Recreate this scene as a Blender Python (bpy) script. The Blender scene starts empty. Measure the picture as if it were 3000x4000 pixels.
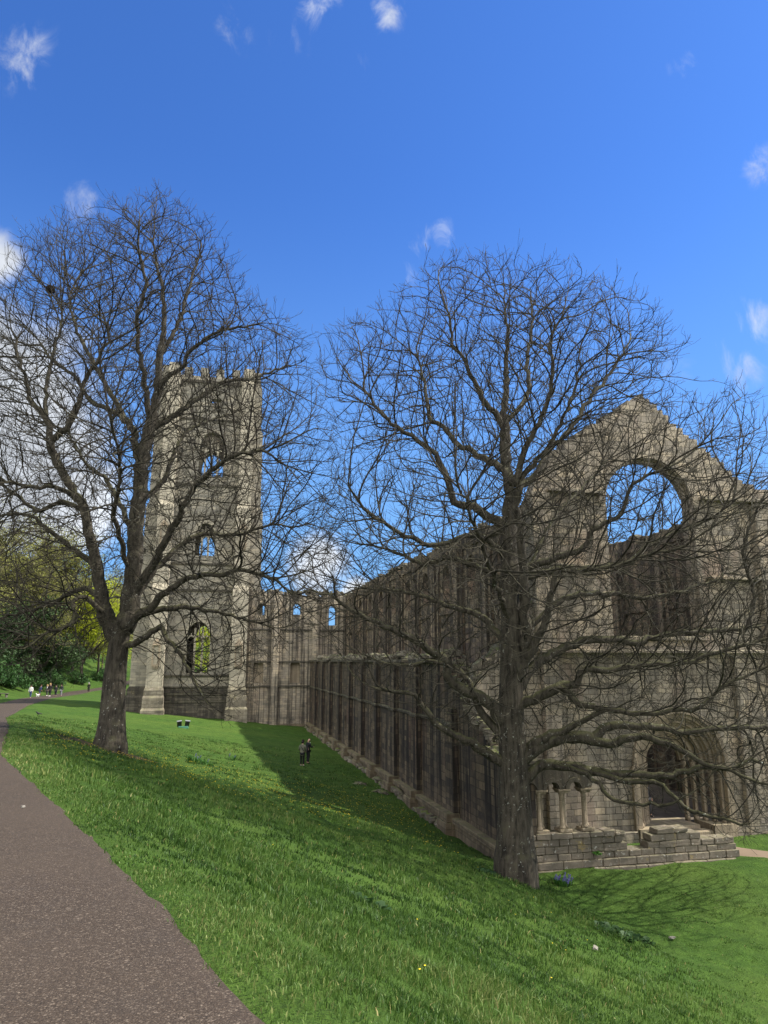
import bpy, bmesh, math, random
import numpy as np
from mathutils import Vector, Matrix, noise as mnoise
from mathutils.geometry import tessellate_polygon
from mathutils.kdtree import KDTree
# Frame: +Y runs along the nave (east), +X is south, Z up; the camera stands at the origin, 1.65 m up.
R = math.radians
rng = random.Random(11); nrg = np.random.default_rng(5)
SC = bpy.context.scene; COL = SC.collection

# ------------------------------------------------------------------ objects
def link(name, me, mat=None, parent=None):
    o = bpy.data.objects.new(name, me); COL.objects.link(o)
    if mat is not None:
        for m in (mat if isinstance(mat, (list, tuple)) else [mat]): me.materials.append(m)
    if parent is not None: o.parent = parent
    return o
def empty(name, loc=(0,0,0), rz=0, scale=1):
    o = bpy.data.objects.new(name, None); COL.objects.link(o)
    o.location = loc; o.rotation_euler = (0,0,rz); o.scale = (scale,)*3
    o.empty_display_size = .3
    return o
def tag(o, label=None, cat=None, group=None, kind=None):
    if label: o['label'] = label
    if cat: o['category'] = cat
    if group: o['group'] = group
    if kind: o['kind'] = kind
    return o
def copy_tree(o, parent=None):
    c = o.copy(); COL.objects.link(c); c.parent = parent
    for k in ('label','category'):
        if k in c and parent is None: del c[k]
    for ch in o.children: copy_tree(ch, c)
    return c
def pmesh(name, V, F, smooth=False):
    me = bpy.data.meshes.new(name); me.from_pydata([tuple(v) for v in V], [], F); me.update()
    if smooth: me.shade_smooth()
    return me
def box_uv(me):
    uv = me.uv_layers.new(name='UV')
    co = [v.co for v in me.vertices]
    for p in me.polygons:
        n = p.normal; ax, ay, az = abs(n.x), abs(n.y), abs(n.z)
        for li in p.loop_indices:
            c = co[me.loops[li].vertex_index]
            if az > .75: uv.data[li].uv = (c.x, c.y)
            elif ax > ay: uv.data[li].uv = (c.y, c.z)
            else: uv.data[li].uv = (c.x, c.z)

class MB:
    """collects shapes of one part into one mesh"""
    def __init__(s): s.V=[]; s.F=[]
    def add(s, V, F):
        b=len(s.V); s.V += [tuple(v) for v in V]; s.F += [[i+b for i in f] for f in F]; return s
    def box(s, x0,x1,y0,y1,z0,z1, j=0, t=None):
        V=[(x,y,z) for z in (z0,z1) for y in (y0,y1) for x in (x0,x1)]
        if j: V=[(x+rng.uniform(-j,j),y+rng.uniform(-j,j),z+rng.uniform(-j,j)) for x,y,z in V]
        if t is not None: V=[tuple(t @ Vector(v)) for v in V]
        return s.add(V,[[0,2,3,1],[4,5,7,6],[0,1,5,4],[2,6,7,3],[0,4,6,2],[1,3,7,5]])
    def slab(s, kind, c, th, outline, holes=()):
        """upright wall plate: kind 'N' has its face in plane x=c (s=y), 'W' in plane y=c (s=x)"""
        def area(p): return sum(p[i][0]*p[(i+1)%len(p)][1]-p[(i+1)%len(p)][0]*p[i][1] for i in range(len(p)))
        ol=list(outline) if area(outline)>0 else list(outline)[::-1]
        hs=[list(h) if area(h)<0 else list(h)[::-1] for h in holes]
        loops=[ol]+hs
        flat=[p for l in loops for p in l]; n=len(flat)
        tri=tessellate_polygon([[Vector((p[0],p[1],0)) for p in l] for l in loops])
        f=(lambda p,t:(c+t,p[0],p[1])) if kind=='N' else (lambda p,t:(p[0],c+t,p[1]))
        V=[f(p,0) for p in flat]+[f(p,th) for p in flat]
        F=[]
        for t in tri:
            a,b,d=[flat[i] for i in t]
            ar=(b[0]-a[0])*(d[1]-a[1])-(d[0]-a[0])*(b[1]-a[1])
            t=list(t) if ar>0 else list(t)[::-1]
            # front must face -x ('N') or -y ('W')
            if kind=='W': F.append(t); F.append([i+n for i in t[::-1]])
            else: F.append(t[::-1]); F.append([i+n for i in t])
        o=0
        for l in loops:
            m=len(l)
            for i in range(m):
                a,b=o+i,o+(i+1)%m
                F.append([a,a+n,b+n,b] if kind=='W' else [a,b,b+n,a+n])
            o+=m
        return s.add(V,F)
    def tube(s, P, Rr, n=8, cap=True):
        P=[Vector(p) for p in P]; up=None; V=[];F=[]
        for i,p in enumerate(P):
            d=(P[min(i+1,len(P)-1)]-P[max(i-1,0)])
            d=d.normalized() if d.length>1e-6 else Vector((0,0,1))
            if up is None: up=d.orthogonal().normalized()
            else:
                up=up-d*up.dot(d); up=up.normalized() if up.length>1e-4 else d.orthogonal().normalized()
            w=d.cross(up)
            for k in range(n):
                a=2*math.pi*k/n; V.append(p+(up*math.cos(a)+w*math.sin(a))*Rr[i])
        for i in range(len(P)-1):
            for k in range(n):
                k2=(k+1)%n; F.append([i*n+k,i*n+k2,(i+1)*n+k2,(i+1)*n+k])
        if cap: F.append(list(range(n))[::-1]); F.append([(len(P)-1)*n+k for k in range(n)])
        return s.add(V,F)
    def lathe(s, prof, c, n=14):
        """prof: (radius, z) from the bottom up"""
        V=[(c[0]+r*math.cos(2*math.pi*k/n),c[1]+r*math.sin(2*math.pi*k/n),c[2]+z) for r,z in prof for k in range(n)]
        F=[[i*n+k,i*n+(k+1)%n,(i+1)*n+(k+1)%n,(i+1)*n+k] for i in range(len(prof)-1) for k in range(n)]
        F.append(list(range(n))[::-1]); F.append([(len(prof)-1)*n+k for k in range(n)])
        return s.add(V,F)
    def ring(s, c, r0, r1, y0, y1, a0=0, a1=math.pi, n=20):
        """arch of voussoirs round (x,z)=c lying between the planes y0,y1"""
        V=[];F=[]
        for i in range(n+1):
            a=a0+(a1-a0)*i/n
            for r in (r0,r1):
                for y in (y0,y1): V.append((c[0]+r*math.cos(a),y,c[1]+r*math.sin(a)))
        for i in range(n):
            b=i*4; e=b+4
            F+= [[b,b+2,e+2,e],[b+1,e+1,e+3,b+3],[b,e,e+1,b+1],[b+2,b+3,e+3,e+2]]
        F+=[[0,1,3,2],[n*4,n*4+2,n*4+3,n*4+1]]
        return s.add(V,F)
    def stone(s, x,y,z, a,b,c, rough=.22):
        """a broken lump of rubble"""
        V=[];F=[]
        bm=bmesh.new(); bmesh.ops.create_cube(bm,size=1)
        bmesh.ops.subdivide_edges(bm,edges=bm.edges,cuts=1,use_grid_fill=True)
        q=Matrix.Rotation(rng.uniform(0,6.3),3,'Z')@Matrix.Rotation(rng.uniform(-.4,.4),3,'X')
        for v in bm.verts:
            d=v.co.normalized()*.62; p=v.co*.62+d*.38
            p=Vector((p.x*a,p.y*b,p.z*c))*(1+rng.uniform(-rough,rough)); v.co=q@p+Vector((x,y,z))
        for v in bm.verts: V.append(tuple(v.co))
        bm.verts.index_update()
        for f in bm.faces: F.append([v.index for v in f.verts])
        bm.free(); return s.add(V,F)
    def build(s, name, mat, parent=None, smooth=False, uv=True, bevel=0):
        me=pmesh(name,s.V,s.F,smooth)
        bm=bmesh.new(); bm.from_mesh(me)
        if bevel: bmesh.ops.bevel(bm,geom=bm.edges[:],offset=bevel,segments=1,affect='EDGES',clamp_overlap=True)
        bmesh.ops.recalc_face_normals(bm,faces=bm.faces[:]); bm.to_mesh(me); bm.free(); me.update()
        if smooth: me.shade_smooth()
        if uv: box_uv(me)
        return link(name,me,mat,parent)

def rag(pts, lo=.35, hi=.9, amp=.18):
    """a wall top broken into steps of single stones"""
    out=[]
    for (x0,z0),(x1,z1) in zip(pts,pts[1:]):
        L=math.hypot(x1-x0,z1-z0); t=0
        while t<L-.05:
            w=min(rng.uniform(lo,hi),L-t)
            if L-t-w<.15: w=L-t
            m=(t+w*.5)/L; z=z0+(z1-z0)*m+rng.uniform(-amp,amp)
            for q in (t+.01,t+w-.01): out.append((x0+(x1-x0)*q/L,z+rng.uniform(-.02,.02)))
            t+=w
    return out
def arch(cx, hw, sill, spring, kind='round', n=10, top=None):
    P=[(cx-hw,sill),(cx+hw,sill)]
    if kind=='round':
        P+=[(cx+hw*math.cos(math.pi*i/n),spring+hw*math.sin(math.pi*i/n)) for i in range(n+1)]
    else:
        h=(top-spring)
        m=n//2
        for i in range(m+1):
            t=i/m; P.append((cx+hw*(1-t**1.7) if t<1 else cx, spring+h*math.sin(t*math.pi/2)**.95))
        for i in range(m-1,-1,-1):
            t=i/m; P.append((cx-hw*(1-t**1.7), spring+h*math.sin(t*math.pi/2)**.95))
    return P

# ------------------------------------------------------------------ terrain
PU=[-40,0,3.6,6.6,11.7,20.6,37,54,87,109,150,220]; PV=[9,1.35,.5,-.38,-2.05,-5.05,-8.9,-13.2,-19.1,-21.3,-22,-9]
ZU=[-40,0,20,37,54,87,109,140,220]; ZZ=[.4,0,-.66,-1.2,-2.1,-3.1,-3.45,-4.1,-4.4]
def sstep(t): t=np.clip(t,0,1); return t*t*(3-2*t)
def path_edge(u): return np.interp(u,PU,PV)
def ground(v,u,rough=True):
    v=np.asarray(v,float); u=np.asarray(u,float)
    pr=path_edge(u); zt=np.interp(u,ZU,ZZ); vf=np.interp(u,[27,33],[13.6,12.4])
    zf=np.interp(u,[0,30,60,90,130],[-6.65,-6.65,-6.5,-6.3,-6.0])
    e=.05; t=np.clip((v-pr)/(vf-pr),0,1)
    g=np.where(t<e,t*t/(2*e),np.where(t>1-e,(1-e)-(1-t)**2/(2*e),t-e/2))/(1-e)
    z=zt+(zf-zt)*g
    n=np.maximum(pr-6-v,0)
    z=z+sstep((u-35)/45)*45*(1-np.exp(-(n*n/(n+6))*.6/45))
    z=z+sstep((u-150)/140)*sstep((v+40)/-40*-1)*14
    if rough:
        k=np.clip(np.minimum(np.abs(v-pr+2)-2.3,1.2),0,1)
        z=z+k*(.035*np.sin(1.7*v+.9*u)+.03*np.sin(2.9*u-1.3*v+1)+.02*np.sin(5.1*v+3.7*u+2)+.05*np.sin(.55*u+.8*v))
    return z
def gz(v,u): return float(ground(v,u))
# ------------------------------------------------------------------ materials
def newmat(name):
    m=bpy.data.materials.new(name); m.use_nodes=True; nt=m.node_tree; nt.nodes.clear()
    return m,nt
def nd(nt,t,ins=None,**kw):
    n=nt.nodes.new(t)
    for k,v in kw.items(): setattr(n,k,v)
    for k,v in (ins or {}).items():
        s=n.inputs[k]
        if isinstance(v,bpy.types.NodeSocket): nt.links.new(v,s)
        else: s.default_value=v
    return n
def math_(nt,op,a,b=0,clamp=False):
    return nd(nt,'ShaderNodeMath',{0:a,1:b},operation=op,use_clamp=clamp).outputs[0]
def vmath(nt,op,a,b): return nd(nt,'ShaderNodeVectorMath',{0:a,1:b},operation=op).outputs[0]
def mix(nt,f,a,b,bt='MIX'):
    n=nd(nt,'ShaderNodeMix',data_type='RGBA',blend_type=bt)
    for s,v in ((n.inputs['Factor'],f),(n.inputs[6],a),(n.inputs[7],b)):
        if isinstance(v,bpy.types.NodeSocket): nt.links.new(v,s)
        else: s.default_value=v if not isinstance(v,tuple) else (*v,1) if len(v)==3 else v
    return n.outputs[2]
def ramp(nt,f,stops):
    n=nd(nt,'ShaderNodeValToRGB',{0:f}); e=n.color_ramp.elements
    while len(e)<len(stops): e.new(.5)
    for i,(p,c) in enumerate(stops):
        e[i].position=p; e[i].color=(c,c,c,1) if not isinstance(c,tuple) else (*c,1)
    return n.outputs[0]
def noise(nt,vec,scale,detail=4,rough=.55):
    return nd(nt,'ShaderNodeTexNoise',{'Vector':vec,'Scale':scale,'Detail':detail,'Roughness':rough}).outputs[0]
def mapping(nt,vec,scale): return nd(nt,'ShaderNodeMapping',{'Vector':vec,'Scale':scale}).outputs[0]
def finish(nt,col,rough=.9,bump=None,bs=.5,bd=.02,spec=.25):
    b=nd(nt,'ShaderNodeBsdfPrincipled',{'Base Color':col if not isinstance(col,tuple) else (*col,1),'Roughness':rough,'Specular IOR Level':spec})
    if bump is not None:
        bn=nd(nt,'ShaderNodeBump',{'Height':bump,'Strength':bs,'Distance':bd}); nt.links.new(bn.outputs[0],b.inputs['Normal'])
    o=nd(nt,'ShaderNodeOutputMaterial',{'Surface':b.outputs[0]}); return b
def objco(nt): return nd(nt,'ShaderNodeTexCoord').outputs['Object']
def upness(nt):
    g=nd(nt,'ShaderNodeNewGeometry').outputs['Normal']
    return nd(nt,'ShaderNodeSeparateXYZ',{0:g}).outputs[2]

def stone_mat(name, pal, bw=.62, rh=.27, streak=0., stain=.5, moss=.5, lichen=.15, red=0., mort=.55, foot=None):
    """coursed ashlar: per-block colour, worn joints, run-off streaks, lichen, moss on ledges"""
    m,nt=newmat(name)
    tc=nd(nt,'ShaderNodeTexCoord'); uv=tc.outputs['UV']; ob=tc.outputs['Object']
    w=nd(nt,'ShaderNodeTexNoise',{'Vector':uv,'Scale':1.1,'Detail':3.}).outputs['Color']
    w2=nd(nt,'ShaderNodeTexNoise',{'Vector':mapping(nt,uv,(.02,.9,1)),'Scale':1.,'Detail':1.}).outputs['Color']
    d=vmath(nt,'MULTIPLY',vmath(nt,'SUBTRACT',w,(.5,.5,.5)),(.12,.10,0))
    d2=vmath(nt,'MULTIPLY',vmath(nt,'SUBTRACT',w2,(.5,.5,.5)),(0,.5,0))
    p=vmath(nt,'ADD',vmath(nt,'ADD',uv,d),d2)
    def brick(scale,bw,rh):
        return nd(nt,'ShaderNodeTexBrick',{'Vector':p,'Color1':(0,0,0,1),'Color2':(1,1,1,1),'Mortar':(.5,.5,.5,1),'Scale':scale,
            'Mortar Size':.019,'Mortar Smooth':.35,'Brick Width':bw,'Row Height':rh,'Bias':0.},offset=.43,squash=.8,squash_frequency=3)
    b=brick(1.,bw,rh); b2=brick(1.,bw*1.7,rh)
    per=math_(nt,'ADD',math_(nt,'MULTIPLY',b.outputs['Color'],.6),math_(nt,'MULTIPLY',b2.outputs['Color'],.4))
    n1=noise(nt,uv,.35,5,.6); n2=noise(nt,uv,9.,5,.65); n3=noise(nt,uv,2.2,4,.6)
    f=math_(nt,'ADD',math_(nt,'MULTIPLY',per,.62),math_(nt,'MULTIPLY',n3,.5))
    k=len(pal); col=ramp(nt,f,[(.12+.76*i/(k-1),pal[i]) for i in range(k)])
    col=mix(nt,math_(nt,'MULTIPLY',ramp(nt,n2,[(.3,1.),(.62,0.)]),.45),col,mix(nt,1.,col,(.55,.52,.5),'MULTIPLY'))
    if red: col=mix(nt,math_(nt,'MULTIPLY',ramp(nt,noise(nt,mapping(nt,uv,(.5,.22,1)),1.,3),[(.55,0.),(.7,1.)]),red),col,(.24,.12,.085))
    # joints, some open and dark
    jt=math_(nt,'MULTIPLY',b.outputs['Fac'],ramp(nt,n3,[(.3,mort),(.65,mort*.35)]))
    col=mix(nt,jt,col,(.026,.022,.018))
    # weathering patches
    col=mix(nt,math_(nt,'MULTIPLY',ramp(nt,n1,[(.45,0.),(.68,1.)]),stain),col,(.07,.064,.052))
    if streak:
        s1=noise(nt,mapping(nt,uv,(1.5,.035,1)),1.,5,.6); s2=noise(nt,mapping(nt,uv,(5.,.09,1)),1.,4,.65)
        sk=math_(nt,'ADD',math_(nt,'MULTIPLY',s1,.6),math_(nt,'MULTIPLY',s2,.4))
        lt=ramp(nt,sk,[(.55,0.),(.66,1.)]); sk=ramp(nt,sk,[(.455,1.),(.51,0.)])
        col=mix(nt,math_(nt,'MULTIPLY',lt,streak*.6),col,(.34,.29,.215))
        if foot is not None: # run-off fades out near the foot of the wall
            zz=nd(nt,'ShaderNodeSeparateXYZ',{0:ob}).outputs[2]
            zn=math_(nt,'ADD',zz,math_(nt,'MULTIPLY',n1,3.5))
            fd=nd(nt,'ShaderNodeMapRange',{'Value':zn,'From Min':foot[0],'From Max':foot[1]}).outputs[0]
            sk=math_(nt,'MULTIPLY',sk,fd)
            col=mix(nt,math_(nt,'MULTIPLY',fd,.7),col,mix(nt,1.,col,(.52,.52,.54),'MULTIPLY'))
        col=mix(nt,math_(nt,'MULTIPLY',sk,streak),col,(.022,.020,.019))
    # lichen
    vo=nd(nt,'ShaderNodeTexNoise',{'Vector':uv,'Scale':4.5,'Detail':6.,'Roughness':.7}).outputs[0]
    col=mix(nt,math_(nt,'MULTIPLY',ramp(nt,vo,[(.6,0.),(.66,1.)]),lichen),col,(.46,.45,.40))
    vo2=noise(nt,uv,1.3,5,.7)
    col=mix(nt,math_(nt,'MULTIPLY',ramp(nt,vo2,[(.62,0.),(.72,1.)]),lichen*1.3),col,(.30,.22,.07))
    up=upness(nt)
    col=mix(nt,math_(nt,'MULTIPLY',math_(nt,'MULTIPLY',ramp(nt,up,[(.35,0.),(.8,1.)]),ramp(nt,n3,[(.35,0.),(.6,1.)])),moss),col,(.09,.105,.03))
    h=math_(nt,'ADD',math_(nt,'MULTIPLY',b.outputs['Fac'],-1.),math_(nt,'ADD',math_(nt,'MULTIPLY',n2,.55),math_(nt,'MULTIPLY',n3,.8)))
    h=math_(nt,'ADD',h,math_(nt,'MULTIPLY',per,.5))
    finish(nt,col,.92,h,.75,.035,.15); return m

def bark_mat(name, base=(.105,.088,.064), dark=(.03,.025,.018), moss=.6, lich=.6, k=1.):
    m,nt=newmat(name); ob=objco(nt)
    n1=noise(nt,mapping(nt,ob,(9*k,9*k,1.3*k)),1.,6,.65); n2=noise(nt,ob,3.,4); n3=noise(nt,ob,17.,4,.6)
    col=mix(nt,ramp(nt,n1,[(.38,0.),(.62,1.)]),dark,base)
    col=mix(nt,math_(nt,'MULTIPLY',ramp(nt,n2,[(.45,0.),(.65,1.)]),.5),col,(.075,.066,.050))
    if moss:
        u=math_(nt,'ADD',upness(nt),math_(nt,'MULTIPLY',math_(nt,'SUBTRACT',n2,.5),1.6))
        col=mix(nt,math_(nt,'MULTIPLY',ramp(nt,u,[(.2,0.),(.75,1.)]),moss),col,(.055,.058,.018))
    if lich:
        l1=noise(nt,ob,11.,2,.5); l2=noise(nt,ob,34.,2,.5); l3=noise(nt,ob,.9,3,.6)
        pt=math_(nt,'MAXIMUM',ramp(nt,l1,[(.665,0.),(.70,1.)]),math_(nt,'MULTIPLY',ramp(nt,l2,[(.70,0.),(.74,1.)]),.8))
        pt=math_(nt,'MULTIPLY',pt,ramp(nt,l3,[(.40,0.),(.6,1.)]))
        col=mix(nt,math_(nt,'MULTIPLY',pt,lich),col,(.34,.35,.31))
    finish(nt,col,.9,math_(nt,'ADD',n1,math_(nt,'MULTIPLY',n3,.25)),.9,.05,.2); return m

def plain(name,c,rough=.8,var=.25,spec=.3,scale=14.,bump=.0):
    m,nt=newmat(name); n=noise(nt,objco(nt),scale,4)
    col=mix(nt,ramp(nt,n,[(.3,0.),(.7,1.)]),tuple(x*(1-var) for x in c),tuple(min(1,x*(1+var)) for x in c))
    finish(nt,col,rough,n if bump else None,bump,.02,spec); return m

def leaf_mat(name, dark, lite, trans=.25):
    """small leaves; each clump keeps its own tint through the colour attribute"""
    m,nt=newmat(name)
    a=nd(nt,'ShaderNodeAttribute',attribute_name='tint').outputs['Fac']
    n=noise(nt,objco(nt),.9,3)
    f=math_(nt,'ADD',math_(nt,'MULTIPLY',a,.75),math_(nt,'MULTIPLY',n,.3))
    col=mix(nt,f,dark,lite)
    b=nd(nt,'ShaderNodeBsdfPrincipled',{'Base Color':col,'Roughness':.6,'Specular IOR Level':.2})
    t=nd(nt,'ShaderNodeBsdfTranslucent',{'Color':col})
    s=nd(nt,'ShaderNodeMixShader',{0:trans,1:b.outputs[0],2:t.outputs[0]})
    nd(nt,'ShaderNodeOutputMaterial',{'Surface':s.outputs[0]}); return m

def ground_mat():
    m,nt=newmat('turf'); ob=objco(nt)
    n1=noise(nt,ob,.18,5,.6); n2=noise(nt,ob,1.6,5,.6); n3=noise(nt,ob,26.,4,.7); n4=noise(nt,ob,6.,4,.65)
    col=mix(nt,ramp(nt,n2,[(.32,0.),(.68,1.)]),(.026,.060,.009),(.054,.108,.016))
    col=mix(nt,math_(nt,'MULTIPLY',ramp(nt,n1,[(.4,0.),(.7,1.)]),.5),col,(.085,.125,.022))
    col=mix(nt,math_(nt,'MULTIPLY',ramp(nt,n3,[(.32,1.),(.55,0.)]),.65),col,(.012,.026,.006))
    col=mix(nt,math_(nt,'MULTIPLY',ramp(nt,n4,[(.58,0.),(.72,1.)]),.45),col,(.105,.135,.040))
    finish(nt,col,.95,math_(nt,'ADD',n3,math_(nt,'MULTIPLY',n4,1.5)),.8,.09,.1); return m

def path_mat():
    m,nt=newmat('gravel_tarmac'); ob=objco(nt)
    v=nd(nt,'ShaderNodeTexVoronoi',{'Vector':ob,'Scale':80.,'Randomness':1.})
    v2=nd(nt,'ShaderNodeTexVoronoi',{'Vector':ob,'Scale':120.,'Randomness':1.})
    r=nd(nt,'ShaderNodeSeparateColor',{0:v.outputs['Color']}).outputs[0]
    r2=nd(nt,'ShaderNodeSeparateColor',{0:v2.outputs['Color']}).outputs[1]
    col=ramp(nt,r,[(0.,(.026,.018,.012)),(.5,(.045,.032,.0215)),(.82,(.066,.047,.032)),(.93,(.10,.08,.062)),(.99,(.25,.21,.17))])
    col=mix(nt,.5,col,ramp(nt,r2,[(0.,(.024,.0165,.011)),(.6,(.047,.033,.022)),(.9,(.09,.071,.056)),(.99,(.24,.20,.16))]))
    n1=noise(nt,ob,.5,5,.6); n2=noise(nt,ob,3.,4)
    col=mix(nt,1.,col,(.72,.68,.63),'MULTIPLY')
    col=mix(nt,math_(nt,'MULTIPLY',ramp(nt,n1,[(.4,0.),(.7,1.)]),.35),col,(.056,.040,.027))
    col=mix(nt,math_(nt,'MULTIPLY',ramp(nt,n2,[(.55,0.),(.75,1.)]),.25),col,(.030,.024,.020))
    h=math_(nt,'SUBTRACT',math_(nt,'MULTIPLY',r,.5),v.outputs['Distance'])
    finish(nt,col,.85,h,.7,.012,.3); return m
def dirt_mat():
    m,nt=newmat('trodden_earth'); ob=objco(nt); n1=noise(nt,ob,1.2,6,.65); n2=noise(nt,ob,20.,4)
    col=mix(nt,n1,(.11,.08,.055),(.20,.155,.112)); finish(nt,col,.95,n2,.6,.02,.1); return m

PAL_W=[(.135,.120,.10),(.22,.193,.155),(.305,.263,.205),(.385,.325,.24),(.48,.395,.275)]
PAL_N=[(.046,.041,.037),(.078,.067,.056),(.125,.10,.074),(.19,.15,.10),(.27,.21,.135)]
PAL_T=[(.135,.126,.106),(.205,.19,.157),(.27,.248,.20),(.33,.298,.232),(.42,.368,.275)]
M=dict(
 west=stone_mat('west_front_ashlar',PAL_W,.66,.30,streak=.35,stain=.4,moss=.5,lichen=.16,red=.3,mort=1.),
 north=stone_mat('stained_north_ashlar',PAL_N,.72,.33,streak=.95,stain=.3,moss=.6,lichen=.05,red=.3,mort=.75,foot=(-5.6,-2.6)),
 plinthn=stone_mat('plinth_ashlar',[(.10,.082,.058),(.17,.135,.09),(.26,.21,.14)],.7,.35,streak=.3,stain=.35,moss=.5,lichen=.1),
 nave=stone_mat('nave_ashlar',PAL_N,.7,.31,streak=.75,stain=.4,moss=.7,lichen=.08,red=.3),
 tran=stone_mat('transept_ashlar',PAL_W,.62,.28,streak=.7,stain=.5,moss=.6,lichen=.12,red=.15),
 tower=stone_mat('tower_ashlar',PAL_T,.75,.34,streak=.12,stain=.22,moss=.4,lichen=.14,mort=.45),
 towerb=stone_mat('tower_dressing',[(.30,.27,.21),(.38,.34,.26),(.47,.42,.32)],.8,.36,streak=.15,stain=.2,moss=.4,lichen=.2,mort=.4),
 band=stone_mat('weathered_band',[(.03,.028,.024),(.07,.062,.05),(.16,.14,.105)],.9,.3,streak=.4,stain=.7,moss=.6,lichen=.25),
 low=stone_mat('low_wall_stone',[(.13,.112,.09),(.19,.16,.125),(.25,.205,.155)],3.,3.,stain=.85,moss=.35,lichen=.8,mort=0),
 rubble=stone_mat('rubble_core',[(.07,.062,.05),(.13,.115,.09),(.24,.21,.17)],2.,2.,stain=.5,moss=1.,lichen=.35,mort=0),
 foot=stone_mat('buttress_foot_stone',[(.09,.08,.066),(.19,.165,.125),(.33,.29,.22)],.8,.36,streak=.2,stain=.55,moss=.5,lichen=.4,mort=.5),
 arcs=stone_mat('blackened_stone',[(.05,.044,.036),(.10,.085,.065),(.19,.155,.11)],2.,2.,streak=.5,stain=.6,moss=.5,lichen=.4,mort=0),
 carve=stone_mat('carved_stone',[(.20,.165,.12),(.29,.235,.165),(.36,.29,.20)],2.,2.,streak=.35,stain=.35,moss=.3,lichen=.2,mort=0),
 turf=ground_mat(), path=path_mat(), dirt=dirt_mat(), soil=plain('bare_soil',(.040,.034,.018),.95,.5,.1,9.,.6), dirt2=plain('worn_floor',(.10,.085,.065),.9,.3,.1,2.),
 bark=bark_mat('mossy_bark',(.056,.048,.036),(.014,.012,.009),.6,.7), twig=bark_mat('twig_bark',(.036,.030,.024),(.014,.012,.010),.25,0,.5),
 barkf=bark_mat('woodland_bark',(.10,.085,.065),(.04,.034,.028),.3,0,.3), twigf=bark_mat('woodland_twigs',(.17,.15,.105),(.09,.08,.055),0,0,.5),
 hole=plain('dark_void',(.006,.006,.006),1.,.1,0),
)
# ------------------------------------------------------------------ ground, path, track
def axis(fine0,fine1,step,lo,hi,grow=1.16):
    a=list(np.arange(fine0,fine1+1e-6,step)); s=step
    while a[-1]<hi: s*=grow; a.append(a[-1]+s)
    s=step; b=[a[0]]
    while b[-1]>lo: s*=grow; b.append(b[-1]-s)
    return np.array(b[:0:-1]+a)
gx=axis(-32,32,.55,-420,700); gy=axis(-6,100,.6,-90,900)
GX,GY=np.meshgrid(gx,gy); GZ=ground(GX,GY)
inpath=(GX<path_edge(GY)+.25)&(GX>path_edge(GY)-4.25); GZ=np.where(inpath,GZ-.05,GZ)
nx=len(gx); ny=len(gy)
V=np.stack([GX.ravel(),GY.ravel(),GZ.ravel()],1)
F=[[j*nx+i,j*nx+i+1,(j+1)*nx+i+1,(j+1)*nx+i] for j in range(ny-1) for i in range(nx-1)]
tag(link('lawn',pmesh('lawn',V,F,True),M['turf']),kind='structure')
# tarmac footpath: crosses at every 0.35 m with a worn, wavering edge
pu=np.concatenate([np.arange(-12,30,.22),np.arange(30,216,1.)]); rows=[]
for u in pu:
    e=float(path_edge(u)); w=4.0
    r=.025*math.sin(2.3*u)+.018*math.sin(6.1*u+1)+.015*math.sin(13.*u); l=.06*math.sin(1.9*u+2)
    rows.append([(e-w*t+(r if t==0 else 0)+(l if t==1 else 0),u,float(ground(e-w*t,u,False))-.005+.035*math.sin(math.pi*min(1,max(0,t)))**.5-(.03 if t in(0,1) else 0)) for t in (0,.012,.05,.15,.3,.5,.7,.85,.95,1)])
k=len(rows[0]); V=[p for r in rows for p in r]
F=[[j*k+i,(j+1)*k+i,(j+1)*k+i+1,j*k+i+1] for j in range(len(rows)-1) for i in range(k-1)]
F=[f[::-1] for f in F]
me=pmesh('footpath',V,F,True); bm=bmesh.new(); bm.from_mesh(me); bmesh.ops.recalc_face_normals(bm,faces=bm.faces[:]); bm.to_mesh(me); bm.free()
tag(link('footpath',me,M['path']),kind='structure')
# worn earth round the far trunk
V=[(-4.2,33.3,gz(-4.2,33.3)+.06)];F=[]
for k in range(40):
    a=2*math.pi*k/40; r=1.35+.3*math.sin(3*a+1)+.22*math.sin(7*a)+.12*rng.random(); x,y=-4.35+math.cos(a)*r*1.25,33.2+math.sin(a)*r
    for q in (.55,1): V.append((-4.2+(x+4.2)*q,33.3+(y-33.3)*q,gz(-4.2+(x+4.2)*q,33.3+(y-33.3)*q)+(.05 if q<1 else .0)))
for k in range(40):
    b=1+2*k; c=1+2*((k+1)%40); F+= [[0,b,c],[b,b+1,c+1,c]]
me=pmesh('bare_earth',V,F,True); tag(link('bare_earth',me,M['soil']),kind='structure')
# trodden earth track from the west door towards the south-west
ctr=[(22.4,33.6,1.0),(22.3,32.,1.0),(22.2,30.6,.95),(22.9,29.3,.9),(24.0,28.2,.8),(25.4,27.2,.8),(27.6,26.4,.8),(31,26,.9),(36,26,1)]
V=[];F=[]
for i,(v,u,w) in enumerate(ctr):
    for t in (-1,-.4,.4,1):
        jx=rng.uniform(-.12,.12)
        V.append((v+t*w*.75+jx,u+t*w*.65+jx,float(ground(v,u,False))+(.07 if abs(t)<.5 else -.04)+.05))
for i in range(len(ctr)-1):
    for j in range(3): F.append([i*4+j,i*4+j+1,i*4+5+j,i*4+4+j])
me=pmesh('dirt_track',V,F,True); bm=bmesh.new(); bm.from_mesh(me); bmesh.ops.subdivide_edges(bm,edges=bm.edges[:],cuts=2,use_grid_fill=True,smooth=.6); bmesh.ops.recalc_face_normals(bm,faces=bm.faces[:]); bm.to_mesh(me); bm.free(); me.shade_smooth()
tag(link('dirt_track',me,M['dirt']),kind='structure')

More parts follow.
